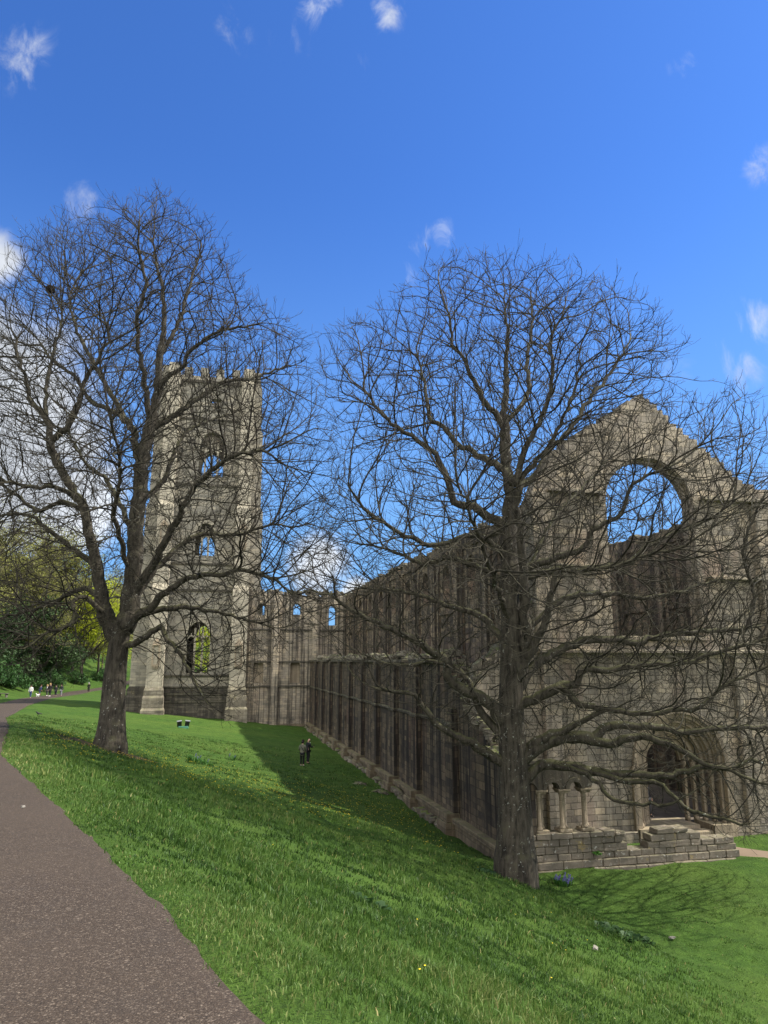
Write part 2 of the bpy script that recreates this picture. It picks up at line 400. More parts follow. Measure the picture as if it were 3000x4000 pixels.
# ------------------------------------------------------------------ abbey church
church=empty('abbey_church',(22,60,-6.4))
def CH(mb,name,mat,parent=church,**k):
    o=mb.build(name,mat,parent,**k)
    if parent is church: o.matrix_parent_inverse=Matrix.Translation(-church.location)
    return o
bays=[83,77.75,72.5,67.25,62,56.75,51.5,46.25,41,34.6]
FL=-7.0
# north aisle wall, its top and its broken west end
top=rag([(89.9,1.55),(36.2,1.55)],.5,1.3,.07)
end=rag([(36.2,1.5),(35.2,.55),(33.6,.05),(32.6,-.9),(31.2,-1.3),(30.2,-2.1),(28.6,-2.5)],.3,.6,.16)
hole=[(64.75,-4.3),(65.4,-4.3),(65.5,-3.6),(65.3,-3.15),(64.95,-3.1),(64.7,-3.6)]
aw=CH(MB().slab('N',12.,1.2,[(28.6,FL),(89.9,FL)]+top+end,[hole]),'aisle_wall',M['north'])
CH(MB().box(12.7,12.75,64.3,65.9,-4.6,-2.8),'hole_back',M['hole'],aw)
for b in bays:
    tp=1.35 if b>36 else -.9
    CH(MB().box(11.66,11.998,b,b+1.15,-5.55,tp)  .box(11.7,11.997,b+.08,b+1.07,tp,tp+.22),'pilaster',M['north'],bevel=.03)
mb=MB()
for b in bays: mb.box(11.22,11.99,b-.12,b+1.27,FL,-5.95).box(11.3,11.99,b-.06,b+1.21,-5.95,-5.55)
bb=[28.8]+sorted(bays)+[89.8]
for i in range(len(bb)-1):
    y0=bb[i]+(1.28 if i else 0); y1=bb[i+1]-.13
    mb.box(11.55,11.985,y0,y1,-5.98,-5.72).box(11.68,11.98,y0,y1,FL,-6.0)
CH(mb,'plinth',M['plinthn'],bevel=.03)
mb=MB()
for i in range(len(bb)-1):   # loose stones in the robbed-out plinth under the ledge
    y=bb[i]+1.6
    while i and y<bb[i+1]-.5:
        mb.stone(11.5+rng.uniform(-.1,.1),y,-6.35+rng.uniform(-.15,.2),.45,.4,.3); y+=rng.uniform(.45,.9)
tag(CH(mb,'plinth_rubble',M['rubble']),kind='stuff')
mb=MB().box(11.86,11.99,36,89.8,-1.56,-1.38)
for b in bays: mb.box(11.58,11.86,b-.06,b+1.21,-1.57,-1.37)
CH(mb,'string_course',M['band'],bevel=.03)
y=36.4
while y<89:
    w=rng.uniform(.8,1.8)
    if rng.random()<.82: CH(MB().box(11.78,12.3,y,min(y+w,89.6),1.5,1.72+rng.uniform(-.03,.03)),'cornice',M['band'],bevel=.03)
    y+=w+.03
mb=MB()
for _ in range(420):
    y=rng.uniform(35.8,89.5); x=rng.uniform(12.15,13.1)
    mb.stone(x,y,1.65+rng.uniform(0,.25)+.25*max(0,math.sin(y*.7)),rng.uniform(.2,.6),rng.uniform(.2,.6),rng.uniform(.12,.35))
for _ in range(150):
    t=rng.random(); y=36.4-7.5*t; x=rng.uniform(11.95,13.3)
    z=np.interp(y,[28.6,30.2,31.2,32.6,33.6,35.2,36.2],[-2.5,-2.1,-1.3,-.9,.05,.55,1.5])
    mb.stone(x,y,z+rng.uniform(-.15,.12),rng.uniform(.25,.6),rng.uniform(.2,.55),rng.uniform(.15,.34))
tag(CH(mb,'rubble_top',M['rubble']),kind='stuff')
# clerestory walls with pilasters, blind window recesses and open arcades
def nave_wall(x,north):
    pts=[(98 if north else 90,10.0),(86,9.75),(74,10.15),(62,9.8),(50,10.1),(42,9.95),(33.9,9.9)]
    arc=[arch(b-1.9,1.75,FL+.1,-2.2,'pointed',10,.4) for b in bays[:-1]]
    wins=[arch(b-1.9,.75,5.9,7.8) for b in bays[:-1]] if north else []
    if not north: arc=arc[:-3]
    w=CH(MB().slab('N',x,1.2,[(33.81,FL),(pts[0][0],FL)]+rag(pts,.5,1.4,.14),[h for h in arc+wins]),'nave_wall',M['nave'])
    for b in bays:
        f=(lambda d:(x-d,x-.002)) if True else None
        mb=MB().box(*f(.38),b-.1,b+.85,1.7 if north else -6.4,9.3).box(*f(.2),b-.45,b-.1,1.7 if north else -6.4,9.2).box(*f(.2),b+.85,b+1.2,1.7 if north else -6.4,9.2)
        CH(mb,'pilaster',M['nave'],bevel=.03)
    for z in (4.9,9.15): CH(MB().box(x-.14,x-.003,34,89.5,z,z+.2),'string_course',M['nave'])
    mb=MB()
    for _ in range(260): mb.stone(x+rng.uniform(.1,1.1),rng.uniform(34,97 if north else 90),10.0+rng.uniform(-.1,.22),rng.uniform(.2,.6),rng.uniform(.25,.7),rng.uniform(.12,.35))
    tag(CH(mb,'rubble_top',M['rubble']),kind='stuff')
nave_wall(16.5,True); nave_wall(28.7,False)
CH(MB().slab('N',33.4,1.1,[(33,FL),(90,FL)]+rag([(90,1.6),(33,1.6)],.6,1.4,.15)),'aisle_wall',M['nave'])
# transept west wall
UT=90.
tw=[arch(10.25,.5,7.3,8.15),arch(14.75,.5,6.0,7.95),arch(5.75,.5,7.2,8.1),arch(10.15,.62,-1.05,1.05),arch(5.65,.62,-1.05,1.05)]
tops=[(16.4,9.7),(13,9.75)]+[(12.3,10.1),(11.2,9.7),(10.3,9.75),(9.3,10.3),(8.6,9.8),(7.2,10.25),(6.4,9.9),(4.1,10.3)]
wl=CH(MB().slab('W',UT,1.3,[(4.1,FL),(16.4,FL)]+rag(tops,.3,.8,.16),tw),'transept_wall',M['tran'])
for x in (5.65,10.15): CH(MB().box(x-.66,x+.66,UT+.5,UT+.8,-1.3,2.),'blocking',M['carve'],wl)
for cx,sp,r in ((10.25,8.15,.5),(14.75,7.95,.5),(5.75,8.1,.5),(10.15,1.05,.62),(5.65,1.05,.62)):
    mb=MB().ring((cx,sp),r,r+.26,UT-.12,UT+.1,n=14)
    for s in (-1,1): mb.box(cx+s*(r+.13)-.11,cx+s*(r+.13)+.11,UT-.1,UT+.05,sp-2.2,sp+.02)
    CH(mb,'window_arch',M['tran'],wl)
for x in (7.6,12.6): CH(MB().box(x-.45,x+.45,UT-.4,UT-.002,FL,9.0),'pilaster',M['tran'],bevel=.03)
for z in (1.4,-1.5,5.3): CH(MB().box(4.2,16.3,UT-.17,UT-.003,z,z+.18),'string_course',M['band'])
CH(MB().box(5,11.4,UT-.35,UT-.004,FL,-5.9),'plinth',M['plinthn'])
mb=MB()
for _ in range(90): mb.stone(rng.uniform(4.2,16.3),UT+rng.uniform(.1,1.1),10.0+rng.uniform(-.1,.3),rng.uniform(.2,.5),rng.uniform(.2,.5),rng.uniform(.15,.4))
tag(CH(mb,'rubble_top',M['rubble']),kind='stuff')
# west front
UW=32.; dc=22.45; WC=(21.85,9.55)
g=rag([(30.6,10.7),(29.0,10.8),(27.7,11.2),(24.6,13.5),(22.05,15.55)],.3,.7,.09)+[(21.95,15.75),(21.75,15.7)]+rag([(21.6,15.5),(18.32,13.3),(16.6,12.0),(15.8,11.1)],.4,1.0,.1)
win=[(19.3,2.85),(24.4,2.85),(24.4,9.3)]
for i in range(1,14):
    a=math.pi*i/14; r=2.55+rng.uniform(-.1,.1); win.append((WC[0]+r*math.cos(a),WC[1]+r*math.sin(a)))
win.append((19.35,9.3))
door=[(dc-2.4,FL+.02),(dc+2.4,FL+.02),(dc+2.4,-3.3)]+[(dc+2.4*math.cos(math.pi*i/16),-3.3+2.4*math.sin(math.pi*i/16)) for i in range(1,16)]+[(dc-2.4,-3.3)]
slits=[[(v-.09,6.4),(v+.09,6.4),(v+.09,7.4),(v-.09,7.4)] for v in (28.2,)]
left=rag([(15.3,4.3),(14.3,3.4),(13.4,2.2),(12.02,1.1)],.35,.7,.12)
wf=CH(MB().slab('W',UW,.85,[(12.02,FL),(33.4,FL),(33.4,3.)]+rag([(33.4,3.2),(30.7,4.)])+g+[(15.1,9.6),(15.15,8.)]+left,[win,door]+slits),'west_front',M['west'])
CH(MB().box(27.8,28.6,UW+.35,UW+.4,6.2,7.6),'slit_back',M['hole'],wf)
for x,w,z0,z1,p in ((15.7,.42,FL,2.0,.32),(15.6,.5,2.15,9.9,.3),(28.9,.9,FL,2.,.55),(28.7,.8,2.15,9.9,.45),(26.15,.35,FL,2.,.3)): CH(MB().box(x-w,x+w,UW-p,UW-.002,z0,z1),'buttress',M['west'],bevel=.03)
for x0,x1,p,z0,z1 in ((15.1,30.4,.62,2.0,2.16),(16.,19.05,.4,9.95,10.13),(24.75,30.4,.5,9.95,10.15),(19.1,24.6,.22,2.62,2.84),(15.3,19.0,.35,6.2,6.33),(24.8,30.4,.5,5.75,5.9)): CH(MB().box(x0,x1,UW-p,UW-.004,z0,z1),'string_course',M['west'],bevel=.03)
mb=MB().ring(WC,2.58,2.95,UW-.1,UW+.12,.0,math.pi,22).ring(WC,2.42,2.6,UW+.3,UW+.7,.25,math.pi-.25,22)
for s in (-1,1):
    mb.box(WC[0]+s*2.5-.08,WC[0]+s*2.5+.08,UW+.3,UW+.7,2.86,9.5)
CH(mb,'window_arch',M['west'],wf)
# the west door: five receding orders with shafts
mb=MB(); shafts=[]
for k in range(5):
    r0=2.4-.29*(k+1)+.0; r1=2.4-.29*k+.01; y0=UW+.05+.30*k
    mb.ring((dc,-3.3),r0+.1,r1,y0,y0+.32,n=28); mb.ring((dc,-3.3),r0,r0+.12,y0+.16,y0+.33,n=28)
    for s in (-1,1):
        mb.box(min(dc+s*(r0+.16),dc+s*r1),max(dc+s*(r0+.16),dc+s*r1),y0+.08,y0+.32,FL+.5,-3.3)
        shafts.append(MB().lathe([(.11,0),(.11,.12),(.085,.2),(.05,.26),(.05,2.35),(.06,2.4),(.12,2.62),(.13,2.74)],(dc+s*(r0+.15),y0+.05,-6.1),10))
mb.ring((dc,-3.3),2.4,2.62,UW-.14,UW+.1,n=28)
for s in (-1,1): mb.box(dc+s*2.55-.17,dc+s*2.55+.17,UW-.18,UW+.06,FL+.5,-3.3); mb.box(dc+s*2.0-.62,dc+s*2.0+.62,UW-.3,UW+1.2,FL+.2,-6.08)
dr=CH(mb,'doorway',M['carve'],bevel=0); [CH(q,'shaft',M['carve'],dr,smooth=True) for q in shafts]
CH(MB().box(dc-1.2,dc+1.2,UW+.5,UW+2.2,FL+.3,-6.2).box(dc-1.4,dc+1.4,UW-.2,UW+.5,FL+.3,-6.34),'door_step',M['carve'],dr,bevel=.03)
for x0,x1 in ((12.1,19.8),(25.1,33.3)): CH(MB().box(x0,x1,UW-.25,UW-.004,FL,-6.17),'plinth',M['west'],bevel=.04)
CH(MB().box(13.3,33.3,UW+.9,97,FL,-6.27),'nave_floor',M['dirt2'])
CH(MB().box(29.95,33.35,34,89,1.2,1.45),'aisle_vault',M['nave'])
for y in (50,68): CH(MB().box(29.95,33.35,y,y+.8,FL,1.15),'cross_wall',M['nave'])
mb=MB()
for _ in range(60): mb.stone(rng.uniform(12.1,15.2),UW+rng.uniform(.1,.8),1.+rng.uniform(-.2,.3)+0,rng.uniform(.25,.6),rng.uniform(.2,.5),rng.uniform(.15,.4))
mb.V=[(x,y,z+np.interp(x,[12,13.4,14.3,15.3],[0,1.1,2.3,3.2])) for x,y,z in mb.V]
tag(CH(mb,'rubble_top',M['rubble']),kind='stuff')
tag(church,'long roofless stone church ruin with stained side wall and gabled west front','ruined church')

# ------------------------------------------------------------------ bell tower
T0=91.; TC=-1.6; HW=5.6; TZ=-5.6; TT=37.6
tower=empty('bell_tower',(TC,T0+HW,TZ))
def TW(mb,name,mat,parent=tower,**k):
    o=mb.build(name,mat,parent,**k)
    if parent is tower: o.matrix_parent_inverse=Matrix.Translation(-tower.location)
    return o
def crenel(a,b,z,h,n):
    P=[];w=(b-a)/(2*n+1)
    for i in range(2*n+1):
        t=z+h*(1 if i%2==0 else .35)+rng.uniform(-.12,.1)
        P+=[(b-i*w-.01,t),(b-(i+1)*w+.01,t+rng.uniform(-.1,.06))]
    return P
W1=arch(TC,1.35,.15,4.4,'pointed',12,6.3); W2=arch(TC+.15,1.2,14.5,16.9,'pointed',12,18.6); W3=arch(TC+.4,1.55,24.8,28.2,'pointed',12,30.6)
W4=[(TC+.1,33.9),(TC+1.3,33.9),(TC+1.3,35.3),(TC+.1,35.3)]
E1=arch(TC+.5,1.1,.1,4.4,'pointed',12,6.3); E2=arch(TC+.3,1.05,14.5,17.2,'pointed',12,18.7); E3=arch(TC+.5,1.5,24.8,28.4,'pointed',12,30.8)
E4=[(TC,33.9),(TC+1.4,33.9),(TC+1.4,37.2),(TC,37.2)]
L,Rr=TC-HW,TC+HW
ws=TW(MB().slab('W',T0,1.3,[(L,TZ),(Rr,TZ)]+crenel(L,Rr,TT,1.9,5),[W1,W2,W3,W4]),'shaft_wall',M['tower'])
TW(MB().slab('W',T0+2*HW-1.3,1.3,[(L,TZ),(Rr,TZ)]+crenel(L,Rr,TT,1.9,5),[E1,E2,E3,E4]),'shaft_wall',M['tower'])
for x in (L,Rr-1.3):
    TW(MB().slab('N',x,1.3,[(T0+1.301,TZ),(T0+2*HW-1.301,TZ)]+crenel(T0+1.301,T0+2*HW-1.301,TT,1.9,5),[arch(T0+HW,1.3,24.8,28.2,'pointed',12,30.6),arch(T0+HW,1.1,14.5,16.9,'pointed',12,18.6)]),'shaft_wall',M['tower'])
def stage_prism(mb,kind,c,hw,face,sgn,foot=False):
    """stepped buttress with sloping offsets; kind 'W' grows in y from face, 'S' grows in x"""
    st=[(TZ,2.75,.35),(-4.0,2.75,.35),(-3.75,2.55,.22),(-2.6,2.55,.22),(-2.35,2.35,.12),(-1.75,2.35,.12),(-1.35,2.1,0),(10.,2.0,0),(10.7,1.65,-.05),(20.5,1.6,-.05),(21.1,1.3,-.1),(31.,1.25,-.1),(31.5,1.,-.14),(37.4,.95,-.14),(37.8,.75,-.2),(39.6,.7,-.25)]
    st=st[:7] if foot else st[6:]
    V=[];F=[]
    for z,p,e in st:
        a0,a1=c-hw-e,c+hw+e; q=face+sgn*p; b=face+(-.002 if sgn<0 else .002)
        V+= [(a0,b,z),(a1,b,z),(a1,q,z),(a0,q,z)] if kind=='W' else [(b,a0,z),(b,a1,z),(q,a1,z),(q,a0,z)]
    for i in range(len(st)-1):
        for j in range(4): F.append([i*4+j,i*4+(j+1)%4,i*4+4+(j+1)%4,i*4+4+j])
    F+=[[0,1,2,3],[len(V)-4+j for j in range(4)]]
    return mb.add(V,F)
for s in (-1,1):
    b_=TW(stage_prism(MB(),'W',TC+s*4.75,.95,T0,-1),'buttress',M['towerb']); TW(stage_prism(MB(),'W',TC+s*4.75,.95,T0,-1,True),'foot',M['foot'],b_)
    TW(stage_prism(MB(),'W',TC+s*4.75,.95,T0+2*HW,1),'buttress',M['towerb'])
    for y in (T0+1.1,T0+2*HW-1.1):
        b_=TW(stage_prism(MB(),'S',y,.95,TC+s*HW,s),'buttress',M['tower']); TW(stage_prism(MB(),'S',y,.95,TC+s*HW,s,True),'foot',M['band'],b_)
mb=MB()
cx0,cx1=TC-3.78,TC+3.78
for z0,z1,p in ((TZ,-3.3,.55),(-3.3,-3.05,.62),(-3.05,-2.45,.4),(-2.45,-2.2,.5),(-2.2,-1.6,.25),(-1.6,-1.4,.35)): mb.box(cx0,cx1,T0-p,T0-.003,z0,z1)
for y in (L,): 
    for z0,z1,p in ((TZ,-3.3,.55),(-3.3,-3.05,.62),(-3.05,-2.2,.4),(-1.6,-1.4,.35)): mb.box(L-p,L-.003,T0+2.2,T0+2*HW-2.2,z0,z1)
TW(mb,'plinth',M['band'],bevel=.03)
mb=MB()
for z,h,p in ((-.25,.22,.22),(10.,.3,.2),(13.3,.25,.22),(23.4,.28,.2),(32.2,.28,.2),(37.3,.35,.28)):
    TW(MB().box(cx0,cx1,T0-p,T0-.003,z,z+h),'string_course',M['band'],bevel=.03)
    if z>10.5: TW(MB().box(Rr+.003,Rr+p,T0+2.2,T0+2*HW-2.2,z,z+h),'string_course',M['band'],bevel=.03)
def tracery(W,cx,hw,sill,spring,top,n,y):
    """mullions and arched heads of one window"""
    mb=MB(); w=2*hw/n
    for i in range(1,n): mb.box(cx-hw+i*w-.12,cx-hw+i*w+.12,y,y+.3,sill,spring+(top-spring)*(1-abs(2*i/n-1))*.92)
    for i in range(n):
        c=cx-hw+(i+.5)*w; mb.ring((c,spring-.25),w/2-.1,w/2+.08,y+.01,y+.29,n=10)
    for i in range(2*n-1):
        c=cx-hw+w*(.5+i*.5); hh=spring+(top-spring)*(1-abs(c-cx)/hw)*.9
        if hh>spring+.5: mb.box(c-.05,c+.05,y+.05,y+.25,spring+.2,hh)
    return mb
for (cx,hw,s,sp,t,n) in ((TC,1.35,.15,4.4,6.3,3),(TC+.15,1.2,14.5,16.9,18.6,3),(TC+.4,1.55,24.8,28.2,30.6,4)):
    hm=MB()
    A=arch(cx,hw+.02,s,sp,'pointed',12,t+.02)[2:]; B=arch(cx,hw+.38,s,sp,'pointed',12,t+.5)[2:]
    hm.slab('W',T0-.16,.157,A+B[::-1])
    h=TW(hm,'window_hood',M['towerb'],ws)
    TW(tracery(None,cx,hw,s,sp,t,n,T0+.35),'tracery',M['towerb'],ws)
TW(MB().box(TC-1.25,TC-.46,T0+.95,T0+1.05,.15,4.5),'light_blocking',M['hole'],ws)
for s in (-1,1):
    for z in (1.2,15.6):
        y=T0-2.02 if z<10 else T0-1.62
        x=TC+s*4.75
        mb=MB().box(x-.4,x+.4,y-.28,y-.002,z-.25,z).box(x-.3,x+.3,y-.2,y-.003,z-.5,z-.25).box(x-.42,x-.28,y-.22,y-.002,z,z+2.2).box(x+.28,x+.42,y-.22,y-.002,z,z+2.2)
        mb.add([(x-.48,y-.3,z+2.2),(x+.48,y-.3,z+2.2),(x+.48,y-.004,z+2.2),(x-.48,y-.004,z+2.2),(x,y-.1,z+3.1)],[[0,1,4],[1,2,4],[2,3,4],[3,0,4],[3,2,1,0]])
        TW(mb,'niche',M['carve'])
tag(tower,'tall square stone bell tower with stepped buttresses and battlements','tower')
# ------------------------------------------------------------------ low ruined porch wall and its arcade
def course(mb,x0,x1,y0,y1,z0,z1,lo,hi,j=.012):
    x=x0
    while x<x1-.05:
        w=min(rng.uniform(lo,hi),x1-x)
        if x1-x-w<lo*.5: w=x1-x
        d=rng.uniform(-.025,.02)
        mb.box(x+.008,x+w-.008,y0+d,y1,z0+.006,z1-.006+rng.uniform(-.012,.008),j); x+=w
mb=MB(); Y0=28.5
zb=-6.72
course(mb,12.2,22.6,Y0-.2,Y0+.75,zb-.25,zb+.12,.5,1.0)
course(mb,12.2,22.5,Y0-.08,Y0+.7,zb+.12,zb+.42,.55,1.1)
course(mb,12.2,19.0,Y0,Y0+.68,zb+.42,zb+.68,.35,.7); course(mb,19.0,22.4,Y0,Y0+.68,zb+.42,zb+.66,.4,.8)
course(mb,12.2,17.2,Y0+.01,Y0+.66,zb+.68,zb+.98,.35,.65); course(mb,18.15,22.35,Y0+.01,Y0+.66,zb+.66,zb+.92,.45,.8)
course(mb,12.2,17.0,Y0+.01,Y0+.66,zb+.98,zb+1.26,.35,.65); course(mb,18.3,20.7,Y0+.02,Y0+.64,zb+.92,zb+1.2,.4,.75)
course(mb,12.2,16.6,Y0-.06,Y0+.68,zb+1.26,zb+1.48,.6,1.0,.02); 
course(mb,18.6,20.1,Y0-.02,Y0+.6,zb+1.2,zb+1.42,.5,1.0,.03)
for q in range(8): mb.stone(16.6+rng.uniform(0,.5),Y0+.35+rng.uniform(-.2,.2),zb+1.28,.35,.35,.14)
w=mb.build('porch_wall',M['low'],bevel=.022)
tag(w,'low broken wall of dark lichened blocks in front of the west door','ruined wall')
arc=empty('arcade',(14.5,28.9,-5.25))
def AR(mb,name,parent=arc,mat='carve',**k):
    o=mb.build(name,M[mat],parent,**k)
    if parent is arc: o.matrix_parent_inverse=Matrix.Translation(-arc.location)
    return o
zt=zb+1.48; yc=Y0+.32; cx=[12.42,13.46,14.48,15.48]
for x in cx:
    AR(MB().box(x-.27,x+.27,yc-.3,yc+.3,zt,zt+.12),'column_base',bevel=.02)
    for dy,dx in ((-.13,-.1),(.13,.1)):
        AR(MB().lathe([(.14,.12),(.145,.17),(.115,.22),(.09,.27),(.085,.8),(.083,1.32),(.1,1.35),(.1,1.38),(.085,1.4),(.12,1.5),(.155,1.58)],(x+dx,yc+dy,zt),12),'column_shaft',smooth=True)
    AR(MB().box(x-.27,x+.27,yc-.3,yc+.3,zt+1.58,zt+1.68).box(x-.21,x+.21,yc-.24,yc+.24,zt+1.5,zt+1.58),'capital',bevel=.02)
z0=zt+1.68; ol=[(12.2,z0),(12.22,z0)]
for a,b in zip(cx,cx[1:]):
    c=(a+b)/2; r=(b-a)/2-.2
    if a==cx[0]: ol=[(12.2,z0)]
    ol+=[(c-r+.0,z0)]+[(c-r*math.cos(math.pi*i/10),z0+r*1.05*math.sin(math.pi*i/10)) for i in range(1,10)]+[(c+r,z0)]
ol+=[(15.72,z0)]+rag([(15.82,z0+.1),(15.76,z0+.36),(15.5,z0+.52),(14.95,z0+.72),(14.2,z0+.92),(13.2,z0+.98),(12.2,z0+1.0)],.18,.4,.09)
AR(MB().slab('W',yc-.24,.48,ol),'arch_wall',mat='arcs')
mb=MB()
for a,b in zip(cx,cx[1:]):
    c=(a+b)/2; r=(b-a)/2-.2; mb.ring((c,z0),r-.02,r+.14,yc-.3,yc-.2,n=14); mb.ring((c,z0),r-.06,r+.02,yc-.2,yc+.2,n=14)
AR(mb,'arch_moulding',mat='arcs')
tag(arc,'short row of small round arches on twin stone columns','arcade')

# ------------------------------------------------------------------ the two bare trees
def tubes_mesh(chains):
    V=[];F=[]
    for P,Rr,n in chains:
        b=len(V); up=None; m=len(P)
        for i in range(m):
            d=(P[min(i+1,m-1)]-P[max(i-1,0)]); L=d.length
            d=d/L if L>1e-7 else Vector((0,0,1))
            if up is None: up=d.orthogonal().normalized()
            else:
                up=up-d*up.dot(d); q=up.length; up=up/q if q>1e-4 else d.orthogonal().normalized()
            w=d.cross(up); r=Rr[i]
            for k in range(n):
                a=6.28319*k/n; c,s=math.cos(a)*r,math.sin(a)*r
                V.append((P[i].x+up.x*c+w.x*s,P[i].y+up.y*c+w.y*s,P[i].z+up.z*c+w.z*s))
        for i in range(m-1):
            for k in range(n):
                k2=(k+1)%n; F.append((b+i*n+k,b+i*n+k2,b+(i+1)*n+k2,b+(i+1)*n+k))
        F.append(tuple(b+(m-1)*n+k for k in range(n)))
    return V,F
HD=Vector((math.sin(R(13.4)),math.cos(R(13.4)),0)); RT=Vector((math.cos(R(13.4)),-math.sin(R(13.4)),0))
def catmull(P,step):
    P=[Vector(p) for p in P]; out=[P[0]]
    for i in range(len(P)-1):
        a=P[max(i-1,0)];b=P[i];c=P[i+1];d=P[min(i+2,len(P)-1)]
        n=max(1,int((c-b).length/step+.5))
        for k in range(1,n+1):
            t=k/n; out.append(.5*((2*b)+(c-a)*t+(2*a-5*b+4*c-d)*t*t+(3*b-a-3*c+d)*t**3))
    return out
def grow(T,seed,natt,name,label,crown_r,sub):
    rg=random.Random(seed); step=.27; FL_=sub
    N=[];PAR=[];ML=[];KEEP=[]      # node position, parent, limb id, traced radius
    for li,(nm,r0,r1,pts) in enumerate(T['limbs']):
        pts=[Vector(p)+T.get('shift',Vector((0,0,0))) for p in pts]
        Pn=catmull(pts,step)
        if li: Pn=Pn[:max(3,int(len(Pn)*.92))]
        if li==0: par=-1; start=0
        else:
            q=Pn[0]; best=min(range(len(N)),key=lambda i:(N[i]-q).length_squared)
            par=best; start=0
            if (N[best]-q).length<.12: start=1
        for k in range(start,len(Pn)):
            t=k/(len(Pn)-1); p=Pn[k]
            if li: p=p+Vector((rg.gauss(0,.035),rg.gauss(0,.05),rg.gauss(0,.035)))*min(1,k/3)
            N.append(p);PAR.append(par);ML.append(li);KEEP.append((r0+(r1-r0)*t**.8)*(1.06 if li else .85)); par=len(N)-1
    # attraction points through the crown
    sil=[Vector((a,b,0)) for a,b in T['sil']]; m=len(sil)
    xs=[p.x for p in sil]; ys=[p.y for p in sil]
    def inside(x,y):
        c=False;e=1e9
        for i in range(m):
            a=sil[i];b=sil[(i+1)%m]
            if (a.y>y)!=(b.y>y) and x<(b.x-a.x)*(y-a.y)/(b.y-a.y)+a.x: c=not c
            dx=b.x-a.x;dy=b.y-a.y;t=max(0,min(1,((x-a.x)*dx+(y-a.y)*dy)/(dx*dx+dy*dy)))
            e=min(e,(a.x+t*dx-x)**2+(a.y+t*dy-y)**2)
        return c,math.sqrt(e)
    A=[]
    while len(A)<natt:
        x=rg.uniform(min(xs),max(xs));y=rg.uniform(min(ys),max(ys)); c,e=inside(x,y)
        if not c: continue
        e=min(e,crown_r); hw=math.sqrt(e*(2*crown_r-e))
        if rg.random()>hw/crown_r+.05: continue
        w=rg.uniform(-hw,hw); s=(T['d0']+w)/T['d0']
        A.append(RT*(x*s)+HD*(T['d0']+w)+Vector((0,0,1.65+(y-1.65)*s)))
    CC=N[0]+Vector((0,0,(max(ys)-N[0].z)*.33))
    near=[1e9]*natt; nid=[-1]*natt; alive=list(range(natt)); new=list(range(len(N))); KILL=.38; INF=3.5; nch={}
    hasch=set()
    for it in range(70):
        kd=KDTree(len(new))
        for i in new: kd.insert(N[i],i)
        kd.balance(); keep=[]
        for a in alive:
            co,i,d=kd.find(A[a])
            if d<near[a]: near[a]=d;nid[a]=i
            if near[a]>KILL: keep.append(a)
        alive=keep; acc={}
        for a in alive:
            if near[a]<INF:
                i=nid[a]; d=(A[a]-N[i])/near[a]; acc[i]=acc[i]+d if i in acc else d.copy()
        new=[]
        for i,d in acc.items():
            if PAR[i]>=0: d=d.normalized()*1.0+(N[i]-N[PAR[i]]).normalized()*1.25+(N[i]-CC).normalized()*.42
            d=d+Vector((rg.gauss(0,.14),rg.gauss(0,.14),rg.gauss(0,.12)+.14))
            if d.length<1e-4: continue
            p=N[i]+d.normalized()*step*rg.uniform(.8,1.15)
            o_=(N[i]-CC).normalized()
            if (p-N[i]).dot(o_)<-.02 and (N[i]-CC).length>3.: continue
            if nch.get(i,0)>=2: continue
            nch[i]=nch.get(i,0)+1
            key=(i,round(p.x,1),round(p.y,1),round(p.z,1))
            if key in hasch: continue
            hasch.add(key); N.append(p);PAR.append(i);ML.append(-1);KEEP.append(0);new.append(len(N)-1)
        if not new: break
    n0=len(N); kids=[0]*n0
    for i in range(n0):
        if PAR[i]>=0: kids[PAR[i]]+=1
    # twigs
    for i in range(n0):
        if ML[i]==0 or (ML[i]>0 and KEEP[i]>.09): continue
        cnt=(2 if rg.random()<.6 else 1) if kids[i]==0 else (1 if rg.random()<.6 else 0)
        pd=(N[i]-N[PAR[i]]).normalized()
        out=(N[i]-CC); ol=out.length; out=out/max(ol,.1)
        for c in range(cnt):
            d=(pd*.9+out*.5+Vector((rg.gauss(0,.42),rg.gauss(0,.42),rg.gauss(0,.34)+.25))).normalized(); j=i; p=N[i]; L=rg.uniform(.16,.32)
            for s_ in range(rg.choice((2,2,3)) if kids[i]==0 else rg.choice((1,2))):
                p=p+d*L; N.append(p.copy());PAR.append(j);ML.append(-2);KEEP.append(0); j=len(N)-1
                d=(d+out*.12+Vector((rg.gauss(0,.26),rg.gauss(0,.26),rg.gauss(0,.22)+.12))).normalized()
            if rg.random()<.5:
                q=PAR[j]; d2=(d+Vector((rg.gauss(0,.8),rg.gauss(0,.8),rg.gauss(0,.5)+.2))).normalized()
                N.append(N[q]+d2*L*.8);PAR.append(q);ML.append(-2);KEEP.append(0)
    n=len(N); ch=[[] for _ in range(n)]
    for i in range(n):
        if PAR[i]>=0: ch[PAR[i]].append(i)
    order=[];st=[0]
    while st:
        i=st.pop(); order.append(i); st+=ch[i]
    rad=[0.]*n; E=2.42; TIP=.0054
    for i in reversed(order):
        s=sum(rad[c]**E for c in ch[i]) if ch[i] else TIP**E
        r=max(s,TIP**E)**(1/E)
        if KEEP[i]: r=KEEP[i] if ML[i]==0 else max(min(r,KEEP[i]*1.2),KEEP[i]*.9)
        rad[i]=r
    # root flare and bole
    base=N[0]
    # chains
    main=[None]*n
    for i in range(n):
        if ch[i]:
            same=[c for c in ch[i] if ML[c]==ML[i] and ML[i]>=0]
            main[i]=same[0] if same else max(ch[i],key=lambda c:rad[c])
    heads=[0]+[c for i in range(n) for c in ch[i] if c!=main[i]]
    parts={}
